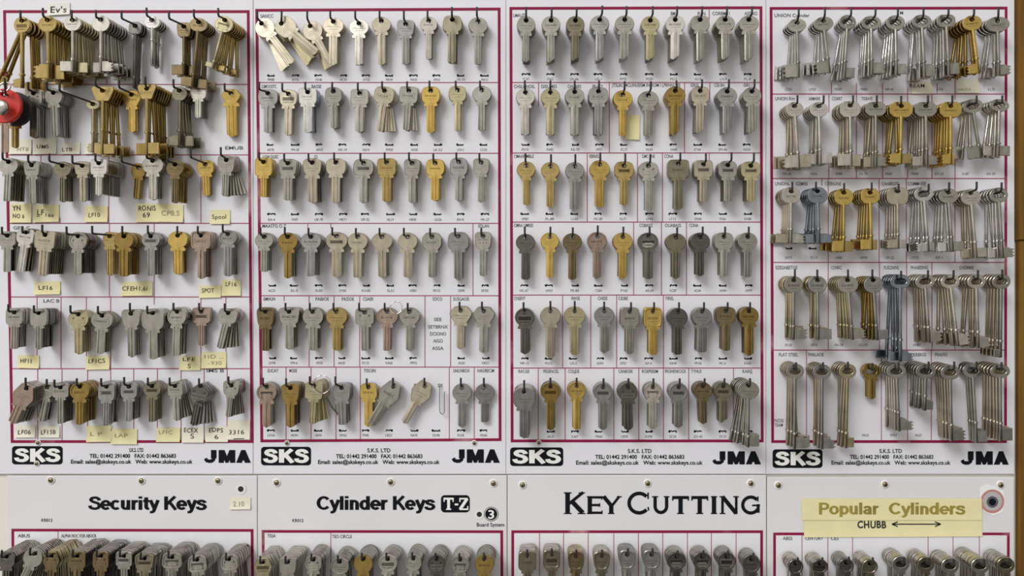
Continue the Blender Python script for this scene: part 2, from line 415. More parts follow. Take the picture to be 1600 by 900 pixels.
U3 = board('U3', (791, -40, 1197, 741), [(796,11),(1191,10),(1193,691),(798,691)], 'white printed key board hanging above the Key Cutting board',
  [129,239,347,461,575],
  [(1108,15,30),(841.5,130,166),(952,129,239),(1069.5,129,239),(1109,129,160),(917.5,239,347),(996,239,347),(1035,239,347),(1108,239,250),(990,347,461),(1033.5,347,461),(1072.5,347,461),
   (879,461,575),(923,461,575),(963.5,461,575),(1036.5,461,575),(841,575,688),(883,575,688),(959,575,688),(998,575,688),(1036.5,575,688),(1076,575,688),(1146,575,688)],
  hd('LMAUZ 802 820 24;BM 1048 1055 21;RIN 1090 1102 21;CORBMS I 1113 1140 21;ASSNO 1163 1183 21;CHSLI-JNOSL 803 836 135;DISUMES 846 870 135;CHUBIRS 887 908 135;BE-LTY 926 942 135;JTSLBC MCLINUSISM IN ROM I LPRNNLUIS 956 1063 133;ISRSL 1079 1093 133;CISI BN 1116 1132 133;ISRS I 1162 1175 133;CMAAR MBLE 803 834 244;EBRES 921 936 244;CMC VNE 1003 1023 244;CONA 1038 1052 244;CMRA UMRES 803 833 352;COBAIVZ 999 1020 352;OUABASS 1039 1064 352;CONA 1077 1091 352;CNSENT 803 821 466;RINGE 893 906 466;CHESE 934 949 466;CIDBE 966 981 466;YIREL 1039 1053 466;RACGE 810 827 580;PEGENCEL 849 873 580;COLJDE 888 905 580;CANBOEK 966 989 580;ROEPEEEM 1003 1028 580;FROHENKOCK 1039 1072 580;TYHUS 1080 1096 580;KAREJ 1160 1175 580'))
U4 = board('U4', (1197.6, -40, 1585.5, 741), [(1202.5,11),(1574,10.5),(1573,692),(1205,692)], 'white printed key board of lever keys above the Popular Cylinders board',
  [147,279,410,547],
  [(1299,130,147),(1338,130,147),(1379,130,147),(1418,138,147),(1464,130,147),(1492,110,156),(1295,148,176),(1295,240,279),(1338,147,279),(1379,147,279),(1418,147,279),(1456,147,279),(1492,240,279),
   (1284,279,290),(1294,279,410),(1373.5,279,410),(1416,279,410),(1492,279,410),(1294,410,547),(1374,410,547),(1416.5,410,547),(1456,410,547),(1492,535,547),(1260,547,689),(1377,547,689),(1418,547,689),(1455,547,689)],
  hd('UNION Cylinder 1210 1265 24;UNION Rim 1211 1242 154;IAMARK 1264 1282 154;COART 1300 1316 154;TIGRAVE 1346 1363 154;UNIONL 1211 1234 287;OZMIRE 1243 1262 287;CEERIONE 1289 1314 287;CANBEOIT 1378 1404 287;COMM EEE 1418 1447 287;EZESABETGE 1212 1246 418;CONRC 1298 1315 418;FUEZAINL 1381 1405 418;PHABEENG 1423 1450 418;CHONNS 1499 1521 418;FLAT STEEL 1217 1247 554;PARLAOE 1263 1287 554;KRBROS 1427 1447 554;PIAERE 1461 1480 554;NOSI 1210 1224 657;TEAM 1210 1223 664;M 1406 1411 20'))
L1 = board('L1', (11, 743.5, 401.6, 1010), [(18,826),(396,826.5),(398,1010),(19,1010)], 'grey headed key board lettered Security Keys', [], [(91,830,1008)],
  hd('ABUS 28 47 837;ALPHA NOC FOR ABOCK 96 151 837'), True)
L2 = board('L2', (402.6, 743, 792, 1010), [(409,828),(786,828.5),(787,1010),(410,1010)], 'grey headed key board lettered Cylinder Keys', [], [(517,832,1008)],
  hd('TESA 418 431 837;TEO CIRCLE 519 550 838'), True)
L3 = board('L3', (793, 742.5, 1197.4, 1010), [(799,828.5),(1192,828.5),(1192,1010),(799,1010)], 'grey headed key board lettered Key Cutting', [],
  [(x, 832, 1008) for x in (843,880.5,919,959,997.5,1035.5,1074,1111.5,1150)], [], True)
L4 = board('L4', (1199, 746, 1585, 1010), [(1208,832),(1577.5,832),(1577,1010),(1208,1010)], 'grey headed key board with the Popular Cylinders strip stuck across it', [],
  [(x, 836, 1008) for x in (1253,1293.5,1332,1450,1489,1530)], hd('ABSS 1223 1238 841;CENTURY 1258 1286 841;CES 1298 1310 841'), True)

# small codes and key pictograms printed under the hooks
CH = 'ACEFKLMNPSUXY'
def code(): return random.choice(['%s%s%d%d', '%s%s%d%d', '%s%s-%d%d', '%s%s%d0']).replace('%s', '{}').replace('%d', '{}').format(random.choice(CH), random.choice(CH), random.randint(1, 9), random.randint(0, 9))[:random.choice([4, 5, 5])]
def pict(t, x, y):
    w = random.uniform(4.2, 5.6); s = random.choice([-1, 1])
    pts = [(x-w, y+1.2*s), (x-w*0.6, y-1.1*s), (x-w*0.1, y+0.3), (x+w*0.4, y-0.9*s), (x+w, y+0.2*s)]
    stroke(t, pts, 1.9, mi=3); e = random.choice([-1, 1]); disc(t, x+e*w, y, 1.9, 0.0003, 3, n=10)
    if random.random() < 0.6: seg(t, (x-e*w, y-1.5), (x-e*w, y+2), 1.4, mi=3)
def codes(B, xs, ys):
    t = g = B.text
    for yp, yc in ys:
        for x in xs:
            dx = random.uniform(-1.5, 1.5)
            if B.key == 'U2' and (690 > x > 672) and 540 < yp < 570: continue
            if yp: pict(t, x+dx, yp)
            c = code(); wd = 2.6*len(c); text(g, c, x-wd/2+dx, x+wd/2+dx, yc+2.0, yc-2.2, bold=0.0, mi=2)
codes(U2, [424+37.0*i for i in range(10)], [(118,124.5),(226,234),(334.5,343),(446,454),(559.5,567),(672.5,680)])
codes(U3, [820+38.7*i for i in range(10)], [(116,123.5),(226,233.5),(334,342),(446,454),(560,567.5),(674,682)])
codes(U4, [1231+39.6*i for i in range(9)], [(0,139.5),(0,271.5),(0,402.5)])
codes(U4, [1231,1270,1312,1350,1432], [(0,539)]); codes(U4, [1352,1395,1435], [(0,680)])
pict(U4.text, 1232, 388); pict(U4.text, 1270, 388)
# logos and addresses
def jma(mb, x0, x1, y0, y1):
    w = x1-x0; h = y1-y0; X = lambda t: x0+w*t
    # J
    mb_p = lambda pts: poly(mb, [(X(a), y0+h*b) for a, b in pts])
    mb_p([(0.17,0),(0.285,0),(0.285,0.66),(0.17,0.66)])
    stroke(mb, [(X(0.228),y0+h*0.62),(X(0.222),y0+h*0.76),(X(0.185),y0+h*0.86),(X(0.13),y0+h*0.88),(X(0.08),y0+h*0.83),(X(0.052),y0+h*0.66)], h*0.27)
    # M
    for pts in ([(0.33,0),(0.44,0),(0.44,1),(0.33,1)],[(0.565,0),(0.675,0),(0.675,1),(0.565,1)],[(0.33,0),(0.45,0),(0.53,0.72),(0.53,1),(0.475,1)],[(0.555,0),(0.675,0),(0.53,1),(0.475,1),(0.475,0.72)]): mb_p(pts)
    # A
    for pts in ([(0.80,0),(0.885,0),(0.815,1),(0.695,1)],[(0.80,0),(0.885,0),(1.0,1),(0.875,1)],[(0.78,0.60),(0.91,0.60),(0.93,0.82),(0.76,0.82)]): mb_p(pts)
def sks(B, x0, y0, x1, y1):
    m = MB(); rrect(m, x0, y0, x1, y1, 5, 0.0003, 0); h = y1-y0; w = x1-x0
    pl = put(m.build('logo_plate', M_INK), B.root); m = MB()
    a, b = y0+h*0.855, y0+h*0.135
    grot(m, 'S', x0+w*0.045, x0+w*0.335, a, b, 0.00045, 0.27); grot(m, 'K', x0+w*0.365, x0+w*0.68, a, b, 0.00045, 0.26); grot(m, 'S', x0+w*0.665, x0+w*0.955, a, b, 0.00045, 0.27)
    under(m.build('logo_lettering', M_WHITEINK), pl)
for B, pl, jm, l1, l2, l3, y in (
  (U1,(19,697,98,725.5),(317,392,703,723),(202,224),(140,275),(111,301),706),
  (U2,(408,698,486,727),(704,781,702,723),(574,610),(525,660),(497,687),706.5),
  (U3,(797,699,880,728),(1111,1189,705,725.5),(981,1018),(930,1069),(900,1098),707.5),
  (U4,(1207,702,1285,731),(1499,1576,705,726),(1374,1409),(1328,1458),(1299,1485),707.5)):
    sks(B, *pl); m = MB(); jma(m, *jm)
    put(m.build('maker_logo', M_INK), B.root)
    m = MB(); text(m, 'S.K.S. LTD', *l1, y, y-6.2, bold=0.02)
    text(m, 'TEL: 01442 291400   FAX: 01442 863683', *l2, y+9.2, y+2.9, bold=0.024)
    text(m, 'Email: sales@skskeys.co.uk   Web: www.skskeys.co.uk', *l3, y+18.2, y+11.8, bold=0.024)
    put(m.build('address_lettering', M_INK), B.root)
# big lettering on the lower boards
m = MB(); grot(m, 'Security Keys', 138, 323, 796.5, 775.5, w=0.215); put(m.build('title_lettering', M_INK), L1.root)
text(L1.text, 'KR012', 65, 82, 815, 810, bold=0.01, mi=3)
m = MB(); grot(m, 'Cylinder Keys', 495, 680, 796.5, 775, w=0.215)
put(m.build('title_lettering', M_INK), L2.root)
text(L2.text, 'KR012', 457, 474, 815.5, 810.5, bold=0.01, mi=3)
text(L2.text, 'Board System', 745, 788, 822.5, 816.5, bold=0.012, mi=3)
m = MB(); rrect(m, 689, 773.5, 734, 800.5, 6, 0.0003, 0)
def L_(p, w): seg(m, p[0], p[1], w, 0.00045, 1)
for p, w in ((((693,779),(709,779)),3),(((701,778),(701,796)),4.4),(((697,795.5),(705,795.5)),2),(((694,778),(694,784)),1.8),(((708,778),(708,784)),1.8),
             (((710.5,788),(716,788)),2.8),(((718,779),(731,779)),2.4),(((730,779),(719,795.5)),4.6),(((718,795.5),(731.5,795.5)),2.4),(((718.6,778),(718.6,784)),1.8),(((731,790.5),(731,796.5)),1.8)): L_(p, w)
disc(m, 767.5, 803, 11.2, 0.0003, 0); disc(m, 767.5, 803, 10.3, 0.0004, 1, 9.5)
text(m, '3', 762.8, 772.2, 810, 796.4, 0.00045, 0.02, 1)
put(m.build('printed_badge', [M_INK, M_WHITEINK]), L2.root)
m = MB()    # KEY CUTTING, engraver's capitals
def let(segs, x0, x1, y0, y1, V=7.2, H=4.8):
    for a in segs:
        (ax, ay), (bx, by), k = a; w = V if k == 'v' else H if k == 'h' else k
        seg(m, (lerp(x0, x1, ax), lerp(y0, y1, ay)), (lerp(x0, x1, bx), lerp(y0, y1, by)), w)
def serif(x, y, w=9.5): seg(m, (x-w/2, y), (x+w/2, y), 1.8)
Yb = 803
let([((.2,0),(.2,1),'v'),((.92,0),(.2,.58),4.6),((.4,.42),(.90,.95),7.2)], 880, 914, 769, Yb); serif(887,770,12); serif(887,802.2,12); serif(909,770,10); serif(908.5,802.2,12)
let([((.22,0),(.22,1),'v'),((.1,.07),(.98,.07),'h'),((.1,.5),(.85,.5),'h'),((.1,.93),(1,.93),'h'),((.96,.0),(.96,.2),2),((.98,.8),(.98,1),2),((.83,.4),(.83,.6),2)], 916, 941, 775, Yb, 6.8, 3.8); serif(921,776,8); serif(921,802.2,8)
let([((.5,.5),(.5,1),'v'),((.1,.02),(.52,.56),6.2),((.92,.02),(.52,.56),4)], 940, 970, 775, Yb, 6.8); serif(943,776,9); serif(967.5,776,8); serif(955,802.2,10)
def arcpts(cx, cy, rx, ry, a0, a1, n=26): return [(cx+rx*math.cos(math.radians(lerp(a0,a1,k/n))), cy+ry*math.sin(math.radians(lerp(a0,a1,k/n)))) for k in range(n+1)]
stroke(m, arcpts(998.5,786,15.6,15.2,-42,-318), 5.6); seg(m,(1012.5,769.5),(1012.5,779.5),2.4); seg(m,(1012.5,792),(1013.5,797.5),2.4)
stroke(m, [(1023.5,775),(1023.5,791)]+arcpts(1032.5,791,9,9.6,180,0,16)+[(1041.5,791),(1041.5,775)], 5.2); serif(1023.5,776,10); serif(1041.5,776,9)
for x0 in (1050,1080):
    let([((.5,0),(.5,1),'v'),((.03,.08),(.97,.08),'h'),((.04,0),(.04,.25),2.2),((.96,0),(.96,.25),2.2)], x0, x0+26.5, 775, Yb, 6.8); serif(x0+13.2,802.2,11)
let([((.5,0),(.5,1),'v')], 1111, 1120, 775, Yb, 6.8); serif(1115.5,776,10); serif(1115.5,802.2,10)
let([((.13,0),(.13,1),4),((.13,.03),(.87,.97),6.4),((.87,0),(.87,1),4)], 1125, 1154, 775, Yb); serif(1128,776,8); serif(1128.8,802.2,9); serif(1150,776,9)
stroke(m, arcpts(1173,789,12.6,12.4,-40,-330), 5.2); seg(m,(1184.5,787.5),(1184.5,801),4.6); seg(m,(1175,789.5),(1187.5,789.5),2.6); seg(m,(1184,775.5),(1184,783.5),2.2)
put(m.build('title_lettering', M_INK), L3.root)
for B in BOARDS.values():
    put(B.text.build('printed_grid', [M_BORDER, M_THIN, M_GREY, M_INK]), B.root)

# screws (dome head in a white cup) and drilled holes
def screw(B, px, py, r=4.2, cup=True):
    c = W(px, py); k = S; o = MB()
    def lat(prof, mi):
        n = 18; v = []; f = []
        for rr, y in prof:
            for i in range(n):
                t = 2*math.pi*i/n; v.append((c.x+rr*k*math.cos(t), -y*k, c.z+rr*k*math.sin(t)))
        for i in range(len(prof)-1):
            for q in range(n): f.append((i*n+q, i*n+(q+1) % n, (i+1)*n+(q+1) % n, (i+1)*n+q))
        f.append(tuple(range((len(prof)-1)*n, len(prof)*n))); o.add(v, f, mi, True)
    if cup: lat([(r*1.55,0),(r*1.5,1.0),(r*1.2,1.7),(r*1.05,1.2)], 0); cp = o; o = MB()
    lat([(r,0.2),(r,1.8),(r*0.8,2.9),(r*0.5,3.4),(r*0.3,3.45)], 0)
    seg_w = r*0.42
    for d in ((1,0.25),(-0.25,1)):
        a = W(px-d[0]*seg_w, py-d[1]*seg_w); b = W(px+d[0]*seg_w, py+d[1]*seg_w)
        n = Vector((-(b-a).z, 0, (b-a).x)).normalized()*0.5*k
        o.add([(a.x+n.x,-3.6*k,a.z+n.z),(b.x+n.x,-3.6*k,b.z+n.z),(b.x-n.x,-3.6*k,b.z-n.z),(a.x-n.x,-3.6*k,a.z-n.z)], [(0,1,2,3)], 2)
    sc_ = put(o.build('screw', [M_SCREW, M_CUP, M_DARK]), B.root)
    under(cp.build('screw_cup', M_CUP), sc_)
for B, l in ((L1,[(80,750),(221.5,751),(341,751)]),(L2,[(432.5,754),(610.5,753),(771,755)]),(L3,[(816.5,757.5),(1012,755),(1173,755)]),(L4,[(1216,758),(1382.5,756.5),(1563,757.5)])):
    for x, y in l: screw(B, x, y)
for B, x, y in ((U1,60,691.5),(U2,448.5,692),(U2,741,692),(U3,842,691.5),(U1,58,724)): screw(B, x, y, 2.9)
def hole(B, px, py, r):
    o = MB(); disc(o, px, py, r*1.75, 0.0005, 1, r*0.98, 24); disc(o, px, py, r, 0.0003, 0, None, 24)
    put(o.build('drilled_hole', [M_DARK, M_CUP]), B.root)
hole(L1, 376.5, 764, 4.6); hole(L2, 749, 803.5, 4.2)

# ------------------------------------------------------------------ keys: shapes (millimetres; hole centre at the origin, x right, z up, -y to the viewer)
def outline(shape, w, h, n=40):
    a, b = w/2, h/2; P = []
    def sup(e, fx=None):
        for k in range(n):
            t = 2*math.pi*(k+0.5)/n; c, s = math.cos(t), math.sin(t)
            x, z = a*math.copysign(abs(c)**(2/e), c), b*math.copysign(abs(s)**(2/e), s)
            P.append((x*(fx(z/b) if fx else 1), z))
    def rounded(poly_, r=0.16):
        m = len(poly_)
        for i in range(m):
            p0, p1, p2 = poly_[i-1], poly_[i], poly_[(i+1) % m]
            A = (lerp(p1[0],p0[0],r), lerp(p1[1],p0[1],r)); C = (lerp(p1[0],p2[0],r), lerp(p1[1],p2[1],r))
            for k in range(5):
                t = k/4; P.append((a*(A[0]*(1-t)**2+2*p1[0]*t*(1-t)+C[0]*t*t), b*(A[1]*(1-t)**2+2*p1[1]*t*(1-t)+C[1]*t*t)))
    if shape in ('round', 'oval'): sup(2)
    elif shape == 'squircle': sup(3.0)
    elif shape == 'square': sup(5.5)
    elif shape == 'tapered': sup(4.2, lambda z: 0.90+0.10*z)
    elif shape == 'flared': sup(3.6, lambda z: 0.93-0.07*z)
    elif shape == 'wedge': rounded([(1,0.55),(0.93,1),(-0.93,1),(-1,0.55),(-0.55,-1),(0.55,-1)][::-1][::-1], 0.14)
    elif shape == 'octagonal': rounded([(1,0.45),(0.6,1),(-0.6,1),(-1,0.45),(-1,-0.45),(-0.6,-1),(0.6,-1),(1,-0.45)], 0.2)
    elif shape == 'pentagonal': rounded([(0.55,1),(-0.55,1),(-1,-0.1),(-0.62,-1),(0.62,-1),(1,-0.1)], 0.14)
    elif shape == 'shield': sup(3.0, lambda z: 0.92+0.10*z)
    elif shape == 'diamond': rounded([(1,0),(0,1),(-1,0),(0,-1)], 0.28)
    elif shape == 'winged': rounded([(0.55,1),(-0.55,1),(-1,0.25),(-0.95,-0.1),(-0.5,-1),(0.5,-1),(0.95,-0.1),(1,0.25)], 0.2)
    elif shape == 'domed': sup(2.4, lambda z: 1-0.10*max(0, z))
    return P
def bow_mesh(pts, hr, t, rim=False, bev=0.5, hz=None, lod=False):
    """extruded plate with a hole about the origin; rings run hole > front face > edge > back face > hole"""
    mb = MB(); n = len(pts); hz = hz or hr
    cx = sum(p[0] for p in pts)/n; cz = sum(p[1] for p in pts)/n
    W2 = max(abs(p[0]-cx) for p in pts)
    ins = lambda d: [(cx+(p[0]-cx)*(1-d/W2), cz+(p[1]-cz)*(1-d/W2)) for p in pts]
    holep = lambda g=0: [((hr+g)*math.cos(math.atan2(p[1], p[0])), (hz+g)*math.sin(math.atan2(p[1], p[0]))) for p in pts]
    f, k = -t/2, t/2
    if lod: R = [(holep(), f), (pts, f), (pts, k), (holep(), k)]
    elif rim: R = [(holep(), f+0.55), (ins(2.3), f+0.55), (ins(1.8), f), (ins(bev), f), (pts, f+bev), (pts, k-bev), (ins(bev), k), (holep(), k)]
    else: R = [(holep(), f+0.25), (holep(0.3), f), (ins(bev), f), (pts, f+bev), (pts, k-bev), (ins(bev), k), (holep(), k)]
    v = [(p[0], y, p[1]) for ring, y in R for p in ring]; m = len(R); F = []
    for i in range(m):
        j = (i+1) % m
        for q in range(n):
            q2 = (q+1) % n; F.append((i*n+q, j*n+q, j*n+q2, i*n+q2))
    mb.add(v, F); return mb
PROF = [[(-.5,.30),(-.42,.5),(-.24,.5),(-.19,.04),(-.07,.04),(-.02,.5),(.16,.5),(.21,.10),(.29,.10),(.34,.5),(.44,.5),(.5,.3)],
        [(-.5,.34),(-.40,.5),(-.30,.5),(-.25,.05),(-.16,.05),(-.1,.5),(.12,.5),(.5,.20)],
        [(-.5,.2),(-.2,.5),(-.06,.5),(-.01,.02),(.09,.02),(.14,.5),(.42,.5),(.5,.35)],
        [(-.5,.3),(-.44,.5),(-.36,.5),(-.31,.05),(-.23,.05),(-.18,.5),(.02,.5),(.07,.05),(.17,.05),(.22,.5),(.45,.5),(.5,.3)]]
def blade_mesh(w, z0, z1, t, style, tip='v', lod=False, sw=None):
    mb = MB(); pr = [(-.5,.4),(.5,.4)] if lod else PROF[style % 4]
    def zb(x):
        u = x/w
        if tip == 's': return z1 + (u+0.28)*w*0.75 if u > -0.28 else z1 + (-0.28-u)*w*0.9
        if tip == 'r': return z1 + w*0.9*u*u
        if tip == 'f': return z1 + max(0, abs(u)-0.36)*w*1.2
        return z1 + max(0, abs(u)-0.05)*w*0.62
    n = len(pr); v = []
    for u, d in pr:
        x = u*w; z = zb(x); v += [(x,-d*t,z0),(x,-d*t,z),(x,d*t,z0),(x,d*t,z)]
    F = []
    for i in range(n-1):
        a, b = 4*i, 4*(i+1); F += [(a,a+1,b+1,b),(a+2,b+2,b+3,a+3),(a+1,a+3,b+3,b+1),(a,b,b+2,a+2)]
    F += [(0,2,3,1),(4*(n-1),4*(n-1)+1,4*(n-1)+3,4*(n-1)+2)]
    mb.add(v, F)
    if not lod:  # shoulder with its stops
        s = (sw or w*1.62)/2; y = t*0.46; hz = 4.2; zt = z0+0.6
        P = [(-s*0.86,zt),(s*0.86,zt),(s,zt-hz*0.45),(s,zt-hz),(w*0.47,zt-hz-0.2),(w*0.40,zt-hz*0.5),(w*0.28,zt-hz-0.9),(w*0.1,zt-hz*0.42),(-w*0.08,zt-hz-0.9),(-w*0.26,zt-hz*0.45),(-w*0.47,zt-hz-0.2),(-s,zt-hz),(-s,zt-hz*0.45)]
        k = len(P); v = [(p[0],-y,p[1]) for p in P]+[(p[0],y,p[1]) for p in P]
        mb.add(v, [tuple(range(k))[::-1], tuple(range(k, 2*k))]+[(i,(i+1) % k,k+(i+1) % k,k+i) for i in range(k)])
    return mb
def shank_mesh(r, z0, z1, n=14):
    mb = MB(); lathe(mb, [(r,z0),(r*0.94,z0*0.5+z1*0.5),(r*1.02,z1+0.5),(r*0.7,z1)], n); return mb
def collar_mesh(r, zc, n=14):
    mb = MB(); R = r*1.42
    lathe(mb, [(r,zc+1.3),(R,zc+1.0),(R,zc+0.2),(r*1.12,zc),(R*0.94,zc-0.25),(R*0.94,zc-0.9),(r,zc-1.2)], n); return mb
def bit_mesh(w, z0, z1, s, r, cut, t=2.2):
    mb = MB(); x0 = s*r*0.4; x1 = s*(r+w); a, b = min(x0, x1), max(x0, x1)
    h = z0-z1
    if not cut: box(mb, (a,-t/2,z1), (b,t/2,z0), 0, 0.3)
    else:
        d = s*w*0.16
        box(mb, (a,-t/2,z1), (b,t/2,z0-h*0.12), 0, 0.25)
        q0, q1 = sorted((x0, x1-s*w*0.34)); box(mb, (q0,-t/2+0.1,z0-h*0.14), (q1,t/2-0.1,z0), 0, 0.2)
        for u in (0.1, 0.42, 0.72):
            q0, q1 = sorted((x1-d*0.1, x1+d)); box(mb, (q0,-t/2+0.15,z1+h*u), (q1,t/2-0.15,z1+h*(u+0.12)), 0, 0.15)
    return mb
def stamp(kind, w, zc, t, rim, h):
    """lettering and panels struck into the face: (dark lines, raised frame)"""
    y = -t/2-0.04+(0.55 if rim else 0); ink = MB(); ras = MB()
    def ln(ax, az, bx, bz, wd, mb=None, yy=None):
        mb = mb or ink; yy = y if yy is None else yy
        dx, dz = bx-ax, bz-az; L = math.hypot(dx, dz) or 1; nx, nz = -dz/L*wd/2, dx/L*wd/2
        mb.add([(ax+nx,yy,az+nz),(ax-nx,yy,az-nz),(bx-nx,yy,bz-nz),(bx+nx,yy,bz+nz)], [(0,1,2,3)])
    def word(x0, x1, z, hh, wd=0.46):
        x = x0; 
        while x < x1-0.7:
            s = hh*random.uniform(0.35, 0.5); c = random.random()
            if c < 0.45: ln(x, z-s, x+0.5, z+s, wd); ln(x+0.5, z+s, x+0.95, z-s, wd)
            elif c < 0.75: ln(x, z-s, x, z+s, wd); ln(x, z+s, x+0.8, z+s*0.8, wd); ln(x, z-s, x+0.8, z-s*0.8, wd)
            else: ln(x+0.3, z-s, x+0.3, z+s, wd); ln(x, z, x+0.9, z, wd)
            x += 1.5
    def frame(a, b, z0, z1, wd=0.45, mb=None):
        yy = y-0.22
        for p in ((a,z0,b,z0),(a,z1,b,z1),(a,z0,a,z1),(b,z0,b,z1)):
            x0, x1 = sorted((p[0], p[2])); q0, q1 = sorted((p[1], p[3]))
            box(ras, (x0-wd/2, yy, q0-wd/2), (x1+wd/2, y+0.1, q1+wd/2), 0, 0.08)
    a = w*0.34
    if kind == 'a': word(-a*0.8, a*0.8, zc, h*0.13)
    elif kind == 'c': word(-a*0.9, a*0.9, zc+h*0.02, h*0.14); ln(-a*0.7, zc-h*0.15, a*0.7, zc-h*0.15, 0.3)
    elif kind == 'p': frame(-a, a, zc-h*0.13, zc+h*0.12); word(-a*0.8, a*0.8, zc, h*0.14)
    elif kind == 'P': frame(-a, a, zc-h*0.16, zc+h*0.14); ln(-a*0.85, zc, a*0.85, zc, h*0.18)
    elif kind == 'l': ln(-a*0.95, zc, a*0.95, zc, h*0.2); word(-a*0.8, a*0.8, zc-h*0.2, h*0.1)
    elif kind == 'w': frame(-a*0.7, a*0.7, zc-h*0.22, zc-h*0.06, h*0.10); ln(-a*0.9, zc+h*0.04, a*0.9, zc+h*0.04, h*0.12)
    elif kind == 's':
        for k in range(3): ln(-a*0.9+k*a*0.15, zc-h*0.1+k*h*0.08, a*0.2+k*a*0.3, zc-h*0.12+k*h*0.1, 0.3)
    elif kind == 'd': ln(-a*0.8, zc+h*0.1, a*0.8, zc+h*0.1, 0.6); [ln(x-0.6, zc-h*0.08, x+0.6, zc-h*0.08, 1.2) for x in (-a*0.5, 0, a*0.5)]
    elif kind == 'o': [ln(x-0.7, z-0.7, x+0.7, z+0.7, 1.6) for x, z in ((-w*0.24, zc+h*0.1), (w*0.24, zc+h*0.1))]; frame(-a*0.9, a*0.9, zc-h*0.2, zc-h*0.02)
    elif kind == 'g': ln(-a, zc, a, zc, 0.35); ln(-a*0.6, zc-h*0.14, a*0.6, zc-h*0.14, 0.35); ln(-a*0.7, zc+h*0.1, -a*0.2, zc-h*0.02, 0.4)
    return ink, ras

